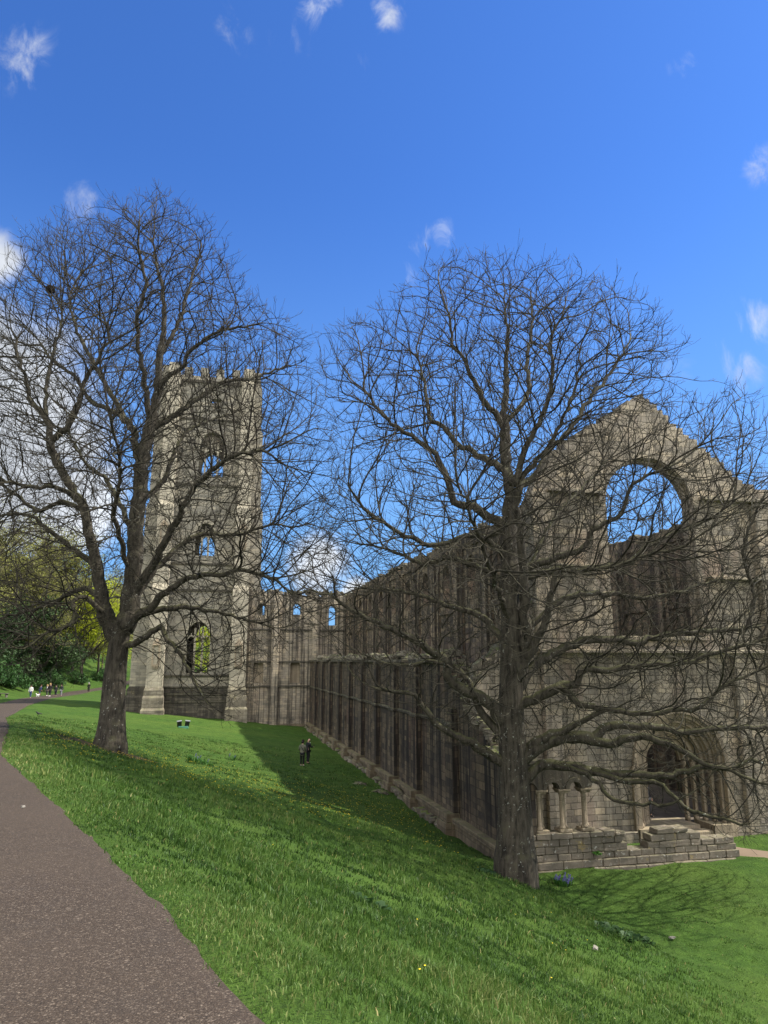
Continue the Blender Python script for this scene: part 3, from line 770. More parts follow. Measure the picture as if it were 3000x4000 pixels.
    for h in heads:
        c=[];i=h
        while i is not None: c.append(i); i=main[i]
        # a limb head may run on into a grown twig: cut there
        P=[N[i] for i in c]; Q=[rad[i] for i in c]
        if PAR[h]>=0:
            pr=PAR[h]; P=[N[pr]]+P; Q=[min(rad[pr]*.9,Q[0]*1.25)]+Q
        k=ML[h]; big=max(Q)
        # taper to a tip, keep thick ends smooth
        nn=22 if big>.3 else 12 if big>.12 else 7 if big>.05 else 5 if big>.022 else 3
        if k==0:
            P2=[];Q2=[]
            for a,b in zip(P,Q): P2.append(a);Q2.append(b)
            P,Q=P2,Q2
        parts.setdefault(k if k>=0 else -1,[]).append((P,Q,nn))
    root=empty(name,base)
    for k in sorted(parts,key=lambda k:(k!=0,k==-1)):
        chs=parts[k]
        V,F=tubes_mesh(chs)
        if k==0:
            V2=[]
            for iv,(x,y,z) in enumerate(V):  # root flare with buttress lobes, fluted bole
                h=z-base.z; a=math.atan2(y-base.y,x-base.x)
                f=1+FL_*math.exp(-max(h,0)/.55)*(1+.35*math.sin(5*a+seed)+.2*math.sin(9*a))+.02*math.sin(7*a+h*.8)+.015*math.sin(13*a-h)
                V2.append((base.x+(x-base.x)*f if h<3 else x,base.y+(y-base.y)*f if h<3 else y,(base.z-1. if iv<22 else z)))
            V=V2
        nm='trunk' if k==0 else 'crown' if k==-1 else 'limb'
        me=pmesh(nm,V,F,True)
        o=link(nm,me,M['twig'] if k==-1 else M['bark'],root); o.matrix_parent_inverse=Matrix.Translation(-base)
    tag(root,label,'tree')
    print(name,'nodes',n0,n)
    return root

TREE_A = dict(d0=31.7, limbs=[
 ('trunk',0.694,0.492,[(-4.03,33.55,-2.14),(-4.03,33.55,-1.57),(-4.03,33.55,-0.72),(-4.04,33.55,0.13),(-4.03,33.55,1.21),(-3.99,33.54,2.2),(-3.95,33.53,2.86)]),
 ('limb',0.47,0.034,[(-3.95,33.53,2.86),(-3.68,33.48,3.65),(-3.58,33.49,5.22),(-3.58,33.54,7.34),(-3.56,33.59,9.52),(-3.48,33.62,11.4),(-3.22,33.59,12.77),(-3.08,33.6,14.53),(-3.11,33.64,15.98),(-3.03,33.68,18.17),(-3.29,33.78,19.94),(-3.8,33.95,22.02),(-3.44,33.92,24.37)]),
 ('limb',0.358,0.045,[(-4.02,33.54,2.53),(-4.51,33.58,3.17),(-4.97,33.48,4.98),(-5.36,33.38,6.51),(-5.87,33.27,8.25),(-6.3,33.26,8.99),(-6.87,33.26,9.87),(-7.46,33.22,11.11),(-7.7,33.12,12.25),(-8.47,33.14,13.16),(-8.76,33.08,14.09),(-9.3,32.99,15.61),(-9.31,32.75,17.37)]),
 ('limb',0.179,0.034,[(-7.51,33.23,11.22),(-7.17,33.04,11.56),(-6.67,32.75,12.05),(-6.26,32.34,13.08),(-6.01,32.02,13.97),(-5.36,31.48,15.01),(-5.09,31.16,15.78),(-5.53,30.82,17.11)]),
 ('limb',0.112,0.034,[(-7.74,33.13,12.36),(-8.0,33.71,14.12),(-7.97,34.44,16.41),(-7.86,34.93,17.98),(-8.38,35.61,19.77)]),
 ('limb',0.19,0.034,[(-3.8,33.7,10.88),(-4.11,34.08,12.29),(-4.56,34.36,12.93),(-5.03,34.62,13.3),(-5.75,35.0,13.7),(-6.48,35.4,14.24),(-7.31,35.96,15.52),(-8.63,36.7,16.66),(-9.93,37.52,18.45)]),
 ('limb',0.157,0.034,[(-4.5,34.35,12.81),(-5.35,34.94,14.37),(-6.21,35.57,15.87),(-6.89,36.05,17.0),(-7.55,36.56,18.31),(-8.13,37.15,20.1),(-8.02,37.58,21.96)]),
 ('limb',0.19,0.034,[(-3.91,33.52,2.25),(-3.34,33.17,2.36),(-2.71,32.71,2.68),(-2.21,32.31,3.0),(-1.84,31.94,2.5),(-1.14,31.27,1.75),(-0.5,30.44,0.64),(0.3,29.43,-0.5)]),
 ('limb',0.224,0.034,[(-3.7,33.47,3.2),(-3.22,33.21,3.58),(-2.7,32.92,3.91),(-2.15,32.56,4.5),(-1.65,32.25,4.88),(-0.78,31.75,5.23),(0.29,31.15,5.31),(1.15,30.66,5.38),(2.29,29.98,5.01),(3.4,29.21,4.01)]),
 ('limb',0.201,0.034,[(-3.66,33.46,3.31),(-3.04,33.53,3.72),(-2.25,33.61,3.85),(-1.27,33.73,4.07),(-0.23,33.85,3.88),(0.82,33.98,3.67),(2.1,34.15,3.38),(3.43,34.34,2.84)]),
 ('limb',0.246,0.034,[(-3.52,33.48,4.44),(-2.81,32.89,5.7),(-2.17,32.29,6.87),(-1.53,31.59,8.22),(-1.06,31.12,9.07),(-0.68,30.83,9.41),(-0.02,30.34,9.9),(0.71,29.83,10.27),(1.84,29.11,10.34),(3.02,28.27,10.8)]),
 ('limb',0.19,0.034,[(-3.56,33.45,3.87),(-3.15,33.76,5.05),(-2.35,34.06,6.17),(-1.38,34.36,7.21),(-0.35,34.54,7.59),(0.86,34.71,7.61),(2.46,34.97,8.23),(4.14,35.2,8.22)]),
 ('limb',0.179,0.034,[(-3.27,33.61,12.27),(-2.59,33.61,12.83),(-1.89,33.62,13.37),(-1.28,33.67,14.02),(-0.12,33.72,14.98),(1.21,33.72,15.3),(2.62,33.74,15.99),(3.77,33.74,16.39)]),
 ('limb',0.157,0.034,[(-3.07,33.6,13.81),(-2.71,33.2,14.87),(-2.06,32.82,15.14),(-1.67,32.45,15.84),(-0.94,31.94,16.38),(-0.23,31.49,16.67),(1.2,30.62,16.69),(2.15,30.02,16.74)]),
 ('limb',0.168,0.034,[(-3.3,33.61,12.71),(-3.66,33.22,14.33),(-3.86,32.92,15.35),(-4.11,32.55,16.55),(-4.03,32.17,17.53),(-3.75,31.63,18.69),(-4.15,31.1,20.21),(-4.13,30.49,21.64)]),
 ('limb',0.112,0.034,[(-3.11,33.64,15.98),(-2.43,33.89,17.71),(-2.07,34.28,19.75),(-1.69,34.69,21.9),(-1.38,34.97,23.45)]),
 ('limb',0.201,0.034,[(-4.8,33.44,4.41),(-5.2,33.35,5.69),(-6.03,33.38,6.38),(-6.95,33.41,7.07),(-8.06,33.44,7.85),(-9.29,33.5,7.88),(-10.47,33.54,7.51)]),
 ('limb',0.157,0.034,[(-4.28,33.61,2.86),(-4.75,33.24,3.75),(-5.39,32.9,4.31),(-5.86,32.69,4.16),(-5.65,32.16,3.33),(-5.92,31.93,3.0),(-6.64,31.5,2.66),(-7.42,30.76,1.85)]),
 ('limb',0.157,0.034,[(-5.18,33.34,6.09),(-6.0,34.37,8.29),(-7.2,35.17,8.95),(-8.47,36.03,8.69),(-10.26,37.29,10.02),(-12.31,38.6,10.75)]),
 ('limb',0.134,0.034,[(-6.18,33.23,8.75),(-7.08,32.84,9.08),(-8.09,32.29,8.95),(-8.94,31.71,9.09),(-9.83,30.82,9.77)]),
 ('limb',0.145,0.034,[(-4.1,33.56,2.75),(-4.55,34.25,3.91),(-5.89,35.4,4.91),(-7.54,36.78,4.28),(-9.43,38.27,3.86),(-11.73,40.01,3.67)]),
 ('limb',0.145,0.034,[(-3.6,33.55,7.11),(-4.53,34.84,8.76),(-5.37,36.05,10.26),(-6.77,37.52,11.62),(-8.53,39.76,14.43)]),
 ('limb',0.145,0.034,[(-3.55,33.59,8.79),(-2.61,34.44,10.15),(-1.88,36.04,12.89),(-0.54,36.97,14.13),(1.2,37.96,15.2)]),
 ('limb',0.145,0.034,[(-3.59,33.49,5.36),(-4.01,32.76,6.39),(-4.28,31.45,7.84),(-3.97,29.63,9.4),(-4.24,27.94,10.67)])],
 sil=[(-21.36,8.28),(-21.58,12.57),(-20.62,16.43),(-19.44,18.97),(-18.21,21.46),(-16.85,23.01),(-14.72,23.58),(-12.61,24.37),(-11.09,24.88),(-9.46,23.3),(-7.85,21.6),(-6.88,19.52),(-5.21,18.16),(-4.19,16.96),(-3.42,15.38),(-2.65,13.45),(-2.14,11.32),(-1.76,8.88),(-1.85,6.51),(-2.28,4.44),(-3.15,2.75),(-5.03,1.43),(-5.98,0.03),(-6.81,-1.04),(-8.17,-0.3),(-9.47,1.0),(-10.53,1.87),(-11.57,2.31),(-12.32,1.87),(-13.03,1.0),(-14.48,1.0),(-16.06,1.21),(-18.15,1.87),(-20.2,3.87)])

TREE_B = dict(d0=27.3, limbs=[
 ('trunk',0.809,0.385,[(10.87,25.47,-5.41),(10.89,25.47,-4.97),(10.93,25.46,-3.95),(10.93,25.46,-2.72),(10.92,25.46,-1.75),(10.92,25.46,-0.85),(10.94,25.46,0.53),(11.0,25.44,2.41),(11.03,25.44,4.25)]),
 ('limb',0.376,0.029,[(11.03,25.44,4.25),(11.13,25.49,6.42),(11.17,25.54,8.11),(11.16,25.61,9.84),(11.17,25.66,11.25),(11.27,25.68,12.48),(11.43,25.72,14.74),(11.42,25.81,16.94),(11.4,25.86,18.29)]),
 ('limb',0.289,0.029,[(11.06,25.43,0.53),(11.33,25.25,1.46),(11.48,25.06,2.66),(11.37,24.88,4.2),(11.21,24.62,6.28),(11.03,24.43,7.85),(11.16,24.32,8.37),(11.45,24.18,8.79),(12.04,23.89,9.52),(12.43,23.67,10.25),(12.92,23.37,11.33),(13.19,23.1,12.71),(13.43,22.81,14.19)]),
 ('limb',0.231,0.048,[(10.74,25.5,-2.1),(10.33,25.5,-1.9),(9.51,25.43,-1.38),(8.61,25.35,-0.96),(7.9,25.26,-0.5),(7.43,25.14,0.04),(7.07,25.05,0.45),(5.94,24.93,0.68),(4.96,24.83,0.78)]),
 ('limb',0.27,0.029,[(10.79,25.49,-0.76),(10.36,25.45,-0.27),(9.9,25.39,0.22),(8.91,25.34,0.66),(8.47,25.28,1.07),(8.32,25.14,1.65),(7.71,25.1,1.89),(7.08,25.01,2.39),(5.93,24.9,2.86),(4.98,24.8,3.24),(3.94,24.66,3.84),(3.12,24.57,4.08),(2.22,24.45,4.4)]),
 ('limb',0.193,0.029,[(10.82,25.49,-1.21),(10.43,25.68,-0.86),(9.93,25.96,-0.3),(9.7,26.16,0.32),(9.5,26.38,1.08),(8.81,26.74,1.55),(7.91,27.17,1.55),(6.8,27.7,1.55),(5.68,28.25,2.05)]),
 ('limb',0.193,0.029,[(10.94,25.46,2.22),(10.57,25.76,2.7),(10.2,26.12,3.3),(9.2,26.83,3.71),(7.87,27.78,4.31),(6.79,28.52,4.54),(5.65,29.29,4.7)]),
 ('limb',0.231,0.029,[(11.11,25.49,6.25),(10.81,25.5,6.85),(10.31,25.56,7.14),(9.72,25.63,7.49),(8.96,25.72,7.81),(8.51,25.67,9.11),(7.95,25.71,9.76),(7.19,25.78,10.3),(6.31,25.86,10.94),(5.53,25.89,11.93),(5.06,25.83,13.26)]),
 ('limb',0.173,0.029,[(10.83,24.4,8.33),(10.48,24.81,9.01),(9.74,25.53,9.72),(9.23,26.02,10.18),(8.92,26.47,10.89),(8.4,27.05,11.64),(8.42,27.7,13.25),(8.25,28.67,15.54)]),
 ('limb',0.164,0.029,[(11.16,25.66,10.81),(10.85,25.61,11.31),(10.28,25.55,11.87),(9.78,25.41,12.72),(9.27,25.25,13.56),(8.78,25.14,14.18),(8.59,24.86,15.23),(7.96,24.62,16.31)]),
 ('limb',0.144,0.029,[(11.1,25.49,5.34),(10.38,25.29,5.99),(9.37,25.08,6.31),(7.84,24.73,5.81),(6.36,24.32,6.15),(4.92,23.76,6.9),(3.88,23.03,8.03)]),
 ('limb',0.144,0.029,[(11.03,25.44,4.44),(10.37,26.14,5.1),(9.28,27.26,5.73),(8.36,28.17,5.61),(7.03,29.51,6.41),(5.59,30.84,6.79)]),
 ('limb',0.154,0.029,[(11.05,24.35,8.13),(11.78,24.38,8.59),(12.58,24.58,9.83),(13.57,24.69,10.68),(14.53,24.9,12.03),(15.73,25.11,13.46),(16.65,25.28,14.68),(17.37,25.47,15.92)]),
 ('limb',0.154,0.029,[(10.92,24.38,8.23),(11.3,23.92,9.75),(11.66,23.61,10.49),(12.0,23.25,11.41),(12.02,22.95,12.42),(11.84,22.69,13.43),(12.51,22.0,14.93)]),
 ('limb',0.116,0.029,[(11.31,25.62,11.25),(12.34,25.91,12.55),(12.7,26.52,14.45),(13.31,27.11,16.49),(13.66,27.89,18.99)]),
 ('limb',0.183,0.029,[(11.45,25.41,5.04),(11.99,25.15,5.28),(12.73,24.77,5.5),(13.56,24.31,5.89),(14.1,23.91,6.7),(14.81,23.49,7.08),(15.03,23.16,7.99),(15.8,22.66,8.55),(16.9,21.98,8.87)]),
 ('limb',0.164,0.029,[(11.54,25.39,4.75),(12.38,25.29,5.01),(14.08,25.11,5.25),(15.69,24.94,5.39),(16.82,24.86,6.2),(18.3,24.73,6.8),(19.89,24.58,7.51),(21.46,24.49,8.98)]),
 ('limb',0.212,0.029,[(11.22,25.28,1.09),(11.63,24.94,2.08),(12.05,24.55,3.08),(12.15,24.3,3.92),(12.33,24.01,4.76),(13.04,23.6,4.9),(14.32,22.85,5.05),(15.28,22.25,5.42),(16.29,21.61,5.45)]),
 ('limb',0.231,0.039,[(11.16,25.4,0.53),(11.9,25.4,1.48),(12.85,25.33,2.0),(13.8,25.26,2.35),(15.22,25.16,2.45),(16.19,25.08,2.36),(17.68,24.98,2.73),(19.98,24.8,2.83),(21.84,24.66,3.07),(23.4,24.55,3.5)]),
 ('limb',0.231,0.039,[(10.78,25.5,-0.94),(10.89,25.33,-0.2),(11.4,25.06,0.16),(12.0,24.74,0.49),(12.59,24.43,0.81),(12.95,24.24,0.74),(13.09,24.08,1.24),(13.87,23.66,1.32),(14.98,23.05,1.49),(16.19,22.36,1.57),(17.5,21.58,2.05),(18.5,20.96,2.34),(19.5,20.33,2.58)]),
 ('limb',0.144,0.029,[(12.46,24.46,0.74),(12.87,24.13,0.25),(13.32,23.81,0.04),(14.56,22.89,-0.17),(16.03,21.72,0.13),(16.72,21.0,0.9),(17.29,20.46,1.21),(18.06,19.65,1.81)]),
 ('limb',0.27,0.048,[(11.16,25.4,-1.84),(11.56,25.14,-1.42),(12.11,24.76,-1.01),(12.67,24.38,-0.72),(13.35,23.89,-0.29),(13.83,23.54,-0.04),(14.44,23.08,-0.11)]),
 ('limb',0.289,0.039,[(11.15,25.41,-2.02),(11.86,25.02,-1.4),(12.59,24.61,-1.06),(13.43,24.14,-1.11),(14.11,23.74,-1.24),(14.72,23.37,-0.98),(15.73,22.73,-1.25),(16.28,22.31,-1.67),(17.14,21.71,-1.99),(17.98,21.07,-2.37),(18.64,20.54,-2.71)]),
 ('limb',0.193,0.048,[(13.49,24.13,-1.05),(14.11,23.99,-0.63),(15.09,23.79,-0.64),(16.05,23.58,-0.79),(16.73,23.44,-0.88),(18.4,23.09,-0.72),(19.64,22.83,-0.76),(20.95,22.56,-0.53)]),
 ('limb',0.231,0.058,[(11.22,25.39,-2.72),(11.64,25.18,-2.22),(12.15,24.95,-1.99),(12.75,24.68,-2.1),(13.47,24.34,-2.24),(14.54,23.83,-2.28),(15.58,23.32,-2.32),(16.61,22.81,-2.05),(17.62,22.29,-1.94),(18.24,21.96,-1.69),(19.18,21.44,-1.91)]),
 ('limb',0.116,0.039,[(12.07,24.97,-2.01),(12.66,24.39,-2.15),(13.14,23.77,-2.37),(13.33,23.35,-2.7),(13.51,22.97,-2.94),(13.96,22.31,-2.99),(14.46,21.51,-2.86),(14.79,20.94,-2.7)]),
 ('limb',0.125,0.039,[(13.35,24.37,-2.23),(14.3,23.33,-2.43),(14.97,22.45,-2.47),(15.24,21.67,-3.0),(15.57,21.0,-3.16),(15.88,20.33,-3.25),(16.19,19.58,-3.31)]),
 ('limb',0.144,0.029,[(11.06,25.32,1.46),(12.13,25.69,3.01),(13.77,25.99,4.15),(15.72,26.2,4.32),(18.01,26.44,4.28),(20.76,26.72,4.91),(23.78,27.02,6.17)]),
 ('limb',0.125,0.029,[(11.1,25.42,2.89),(10.4,24.77,3.79),(9.33,23.48,5.21),(8.47,22.41,6.17),(7.26,20.68,7.45)]),
 ('limb',0.135,0.029,[(11.12,25.41,3.37),(12.11,26.16,4.95),(13.81,27.32,7.32),(16.03,28.29,9.37),(18.62,29.28,11.65)]),
 ('limb',0.087,0.029,[(20.59,24.66,2.65),(21.16,24.42,4.17),(20.74,24.4,5.71),(21.21,24.17,7.17),(21.88,23.88,8.64)])],
 sil=[(-2.7,14.83),(-1.81,15.06),(-0.64,15.41),(0.64,16.22),(1.51,17.28),(1.95,18.23),(4.13,18.41),(6.29,18.11),(8.21,17.51),(9.91,17.16),(10.92,16.22),(11.69,15.18),(12.56,14.15),(11.96,13.25),(11.67,12.25),(12.89,12.03),(14.22,12.81),(14.87,12.03),(15.56,10.73),(16.84,9.44),(17.33,6.85),(17.44,3.86),(17.16,0.99),(16.51,-1.75),(15.49,-3.95),(13.38,-4.72),(11.6,-4.12),(10.35,-3.69),(8.78,-3.69),(7.71,-2.99),(6.35,-2.28),(5.44,-1.84),(4.31,-1.84),(3.38,-1.75),(2.26,-1.12),(0.76,-0.3),(-0.48,0.16),(-1.63,1.27),(-2.92,2.89),(-3.92,4.05),(-4.05,4.94),(-2.8,6.85),(-2.14,8.92),(-2.17,11.05),(-2.73,13.25)])
grow(TREE_A,3,28000,'bare_tree','tall leafless tree beside the path with trunk in front of the bell tower',7.5,.42)
grow(TREE_B,8,22000,'bare_tree','leafless tree with low spreading mossy limbs in front of the gabled church front',7.0,.2)
# ------------------------------------------------------------------ woodland behind
def tint_layer(me,vals):
    a=me.attributes.new('tint','FLOAT','POINT'); a.data.foreach_set('value',np.asarray(vals,np.float32))
def leaf_mesh(name,centers,leaf,seed,flat=.5):
    """centers: (x,y,z,spread,count,tint)"""
    r=np.random.default_rng(seed); P=[];T=[]
    for x,y,z,s,c,t in centers:
        q=r.normal(0,1,(int(c),3)); q/=np.linalg.norm(q,axis=1)[:,None]+1e-6
        q*=(r.random((int(c),1))**.4)*s*np.array([1,1,.7]); P.append(q+np.array([x,y,z])); T.append(np.clip(t+r.normal(0,.16,int(c)),0,1))
    P=np.concatenate(P);T=np.concatenate(T);n=len(P)
    a=r.normal(0,1,(n,3));a/=np.linalg.norm(a,axis=1)[:,None]; b=r.normal(0,1,(n,3)); b-=a*(a*b).sum(1)[:,None]; b/=np.linalg.norm(b,axis=1)[:,None]
    s=leaf*r.uniform(.6,1.4,(n,1)); a*=s; b*=s*flat
    V=np.stack([P-a,P-b*.9,P+a,P+b*.9],1).reshape(-1,3)
    me=bpy.data.meshes.new(name); me.vertices.add(4*n); me.vertices.foreach_set('co',V.astype(np.float32).ravel())
    me.loops.add(4*n); me.loops.foreach_set('vertex_index',np.arange(4*n,dtype=np.int32))
    me.polygons.add(n); me.polygons.foreach_set('loop_start',np.arange(0,4*n,4,dtype=np.int32))
    me.update(calc_edges=True); tint_layer(me,np.repeat(T,4)); return me
def skeleton(H,spread,seed,rb,levels=3,up=.5,first=.25):
    """trunk and limbs of a woodland tree; returns chains and the twig ends"""
    rg=random.Random(seed); chains=[];ends=[]
    def br(p,d,L,r,lv):
        n=5; P=[p.copy()];Q=[r]
        for i in range(n):
            d=(d+Vector((rg.gauss(0,.13),rg.gauss(0,.13),rg.gauss(0,.08)+.05*up))).normalized(); p=p+d*L/n; P.append(p.copy()); Q.append(r*(1-.75*(i+1)/n))
            if lv<levels and (lv>0 or i>=n*first):
                for _ in range(2 if lv<2 else 3):
                    s=Vector((rg.gauss(0,1),rg.gauss(0,1),rg.gauss(0,.5)+up)).normalized()
                    br(p.copy(),(s*spread+d*.6).normalized(),L*rg.uniform(.38,.6),r*(1-.75*(i+1)/n)*.6,lv+1)
        chains.append((P,Q,8 if lv==0 else 4 if lv==1 else 3)); ends.append((p,lv))
    br(Vector((0,0,-.6)),Vector((0,0,1)),H*.8,rb,0)
    return chains,ends
def wood_tree(kind,H,seed):
    rg=random.Random(seed)
    if kind=='bare':
        c,e=skeleton(H,1.0,seed,.32,3,.45,.2); tm=c[:]; thick=[x for x in c if x[1][0]>.05]; thin=[x for x in c if x[1][0]<=.05]
        thin=[(P,[max(q,.028) for q in Q],3) for P,Q,n in thin]
        cent=[(p.x,p.y,p.z,.9,14,rg.random()) for p,lv in e if lv>=2]
        return thick,thin,leaf_mesh('leaf',cent,.13,seed),'spring'
    if kind=='leafing':
        c,e=skeleton(H,1.0,seed,.3,2,.5,.15); thick=[x for x in c if x[1][0]>.05]; thin=[x for x in c if x[1][0]<=.05]
        cent=[(p.x,p.y,p.z,1.5,70,rg.random()) for p,lv in e if lv>=1]
        return thick,thin,leaf_mesh('leaf',cent,.20,seed),'lime'
    if kind=='yew':
        c,e=skeleton(H,1.2,seed,.4,2,.25,.0); cent=[(p.x,p.y,p.z,1.5,90,rg.random()) for p,lv in e if lv>=1]
        return c,[],leaf_mesh('leaf',cent,.24,seed),'yew'
    if kind=='pine':
        P=[Vector((rg.gauss(0,.15),rg.gauss(0,.15),z)) for z in np.linspace(-.5,H,8)]; c=[(P,[.3*(1-i/8.5) for i in range(8)],7)]; cent=[];z=H*.3
        while z<H:
            t=(z/H); rr=(1-t)**.75*H*.24+.4
            for k in range(6):
                a=rg.uniform(0,6.28); L=rr*rg.uniform(.6,1.1); q=Vector((math.cos(a)*L,math.sin(a)*L,z-L*.12))
                c.append(([Vector((0,0,z)),q],[.06,.02],3))
                for s in (.5,.8,1.): cent.append((q.x*s,q.y*s,z-L*.12*s+.1,.75,24,rg.random()))
            z+=H*.055
        return c,[],leaf_mesh('leaf',cent,.2,seed,.35),'pine'
    if kind=='bush':
        cent=[]
        for _ in range(34):
            a=rg.uniform(0,6.28); r=rg.random()**.5*H*.85; h=H*math.sqrt(max(0,1-(r/(H*.95))**2))*rg.uniform(.25,1); cent.append((math.cos(a)*r,math.sin(a)*r,max(h-.3,.15),H*.28,110,rg.random()))
        c=[([Vector((0,0,-.2)),Vector((x*.6,y*.6,z*.6)),Vector((x,y,z))],[.06,.04,.015],4) for x,y,z,_,_,_ in cent]
        return c,[],leaf_mesh('leaf',cent,.17,seed),'laurel'
LM=dict(spring=leaf_mat('budding_leaves',(.15,.14,.045),(.27,.28,.07),.4),lime=leaf_mat('fresh_leaves',(.26,.31,.02),(.46,.50,.04),.5),
 yew=leaf_mat('yew_needles',(.016,.036,.012),(.05,.085,.025),.15),pine=leaf_mat('pine_needles',(.04,.075,.035),(.09,.14,.06),.15),laurel=leaf_mat('laurel_leaves',(.02,.055,.014),(.055,.12,.03),.2))
PROTO={}
def plant_tree(kind,var,v,u,scale,label,name,cat='tree',rz=None,group=None,sq=1.):
    H={'bare':17,'leafing':15,'yew':11,'pine':20,'bush':3.2}[kind]; key=(kind,var)
    if key not in PROTO:
        th,tn,lm,mk=wood_tree(kind,H,100+7*var+len(kind))
        me=[]
        V,F=tubes_mesh(th); a=pmesh('trunk',V,F,True); a.materials.append(M['barkf'])
        b=None
        if tn: V,F=tubes_mesh(tn); b=pmesh('branches',V,F,True); b.materials.append(M['twigf'])
        lm.materials.append(LM[mk]); PROTO[key]=(a,b,lm)
    a,b,lm=PROTO[key]
    root=empty(name,(v,u,gz(v,u)-.05),rng.uniform(0,6.28) if rz is None else rz,scale); root.scale=(scale*sq,scale*sq,scale)
    link('trunk' if kind!='bush' else 'stems',a,None,root)
    if b: link('branches',b,None,root)
    link('crown' if kind!='bush' else 'foliage',lm,None,root)
    return tag(root,label,cat,group)
G1='trees on the wooded bank'
def wt(i,kind,px,d,scale,label,name,sq=1.,var=None):
    """px: metres to the right of the view axis at 100 m"""
    p=HD*d+RT*(px*d/100); return plant_tree(kind,i%2 if var is None else var,p.x,p.y,scale,label,name,group=G1,sq=sq)
B='budding brown tree '
k=0
for px,d,sc,lab in ((-57,112,1.1,B+'at the outer edge of the wooded bank'),(-53.5,132,1.4,B+'high on the bank, its top over the first mossy limb'),(-50,128,1.1,B+'standing behind the people on the path'),
   (-46.8,160,1.35,B+'rising beside the pine'),(-60,150,1.5,B+'highest on the bank at its outer end'),(-45,172,1.1,B+'between the pine and the yellow-green tree'),(-51.5,175,1.45,B+'far up the slope behind the others'),
   (-41.5,185,1.2,B+'farthest along the valley beyond the leaning limb'),(-56,126,1.15,B+'above the dark evergreen'),(-43,165,.95,B+'behind the lone walker on the path'),(-48.5,148,1.25,B+'halfway up the bank'),(-64,130,1.4,B+'just outside the bank path corner'),(-39.5,172,.9,B+'seen next to the thick tree trunk'),(-37,200,1.1,B+'beyond the thick tree trunk')):
    wt(k,'bare',px,d,sc,lab,'budding_tree',1.15); k+=1
wt(0,'pine',-44.6,175,1.0,'tall narrow pine on the skyline of the wooded bank','pine_tree')
wt(1,'pine',-46.4,180,.95,'second pine on the skyline, a little lower than the first','pine_tree')
wt(1,'pine',-38.8,185,.8,'loose pine on the skyline next to the big trunk','pine_tree')
wt(0,'leafing',-41.3,160,1.4,'bright yellow-green tree in fresh leaf behind the path','leafing_tree',.9)
wt(1,'leafing',-37.6,178,.8,'fresh green tree half hidden by the big leafless trunk','leafing_tree')
wt(1,'leafing',-24.,150,1.05,'yellow-green tree seen through the lowest window of the bell tower','leafing_tree')
wt(0,'leafing',-28.5,165,.85,'fresh green tree behind the bell tower','leafing_tree')
wt(1,'leafing',-20,190,.9,'fresh green tree far behind the church ruin','leafing_tree')
wt(0,'yew',-48.,136,1.1,'dark evergreen spreading over the people on the path','yew_tree',1.15)
wt(1,'yew',-50.6,127,1.1,'dark evergreen behind the stone bench','yew_tree',1.1)
wt(0,'yew',-45.2,152,.65,'smaller dark evergreen beside the yellow-green tree','yew_tree',1.1)
wt(1,'yew',-54.5,119,1.0,'dark evergreen at the outer end of the bank','yew_tree')
for i,(px,d,sc,lab) in enumerate(((-54.,116,1.5,'large leafy green shrub behind the bench'),(-51.2,121,1.1,'leafy green shrub next to the bench'),(-56.5,108,1.5,'leafy green shrub at the picture edge of the path'),(-48.4,132,1.0,'low shrub under the dark evergreen'),(-45.8,144,1.0,'low shrub at the foot of the wooded bank'),(-42.4,158,.9,'low shrub under the yellow-green tree'),(-38.6,172,1.0,'low shrub beside the big trunk'))):
    p=HD*d+RT*(px*d/100); plant_tree('bush',i%2,p.x,p.y,sc,lab,'shrub','shrub',group='shrubs along the wooded bank')
# far woods closing the valley: one mass
cent=[];rr=random.Random(5)
for _ in range(1500):
    u=rr.uniform(190,420); v=rr.uniform(-170,150); 
    if abs(v)<0: continue
    cent.append((v,u,gz(v,u)+rr.uniform(1,8),3.2,22,rr.random()))
for _ in range(1000):
    u=rr.uniform(60,230); v=float(path_edge(u))-rr.uniform(22,120)
    cent.append((v,u,gz(v,u)+rr.uniform(.2,2.5),1.8,26,rr.random()))
tag(link('far_woods',leaf_mesh('far_woods',cent,.55,77),LM['spring']),kind='stuff')
# ------------------------------------------------------------------ people, dogs and small things
def skin_mesh(name,joints,edges,root=0,sub=1):
    """joints: (x,y,z,rx[,ry]) grown into one continuous surface"""
    me=bpy.data.meshes.new('tmp'); me.from_pydata([j[:3] for j in joints],edges,[]); me.update()
    o=bpy.data.objects.new('tmp',me); COL.objects.link(o)
    m=o.modifiers.new('s','SKIN'); m.use_smooth_shade=True; m.branch_smoothing=.3
    sv=me.skin_vertices[0].data
    for i,j in enumerate(joints): sv[i].radius=(j[3],j[4] if len(j)>4 else j[3]); sv[i].use_root=(i==root)
    s=o.modifiers.new('d','SUBSURF'); s.levels=sub; s.render_levels=sub
    dg=bpy.context.evaluated_depsgraph_get(); ev=o.evaluated_get(dg); r=bpy.data.meshes.new_from_object(ev); r.name=name
    bpy.data.objects.remove(o); bpy.data.meshes.remove(me); r.shade_smooth(); return r
def cm(n,c): return plain(n,c,.85,.15,.15,30.)
SKIN=cm('skin',(.42,.26,.19))
HAIRS=dict(dark=cm('dark_hair',(.02,.015,.012)),brown=cm('brown_hair',(.08,.045,.025)),fair=cm('fair_hair',(.35,.24,.11)),grey=cm('grey_hair',(.3,.29,.28)),none=None)
_cl={}
def cloth(c):
    if c not in _cl: _cl[c]=cm('cloth_%d'%len(_cl),c)
    return _cl[c]
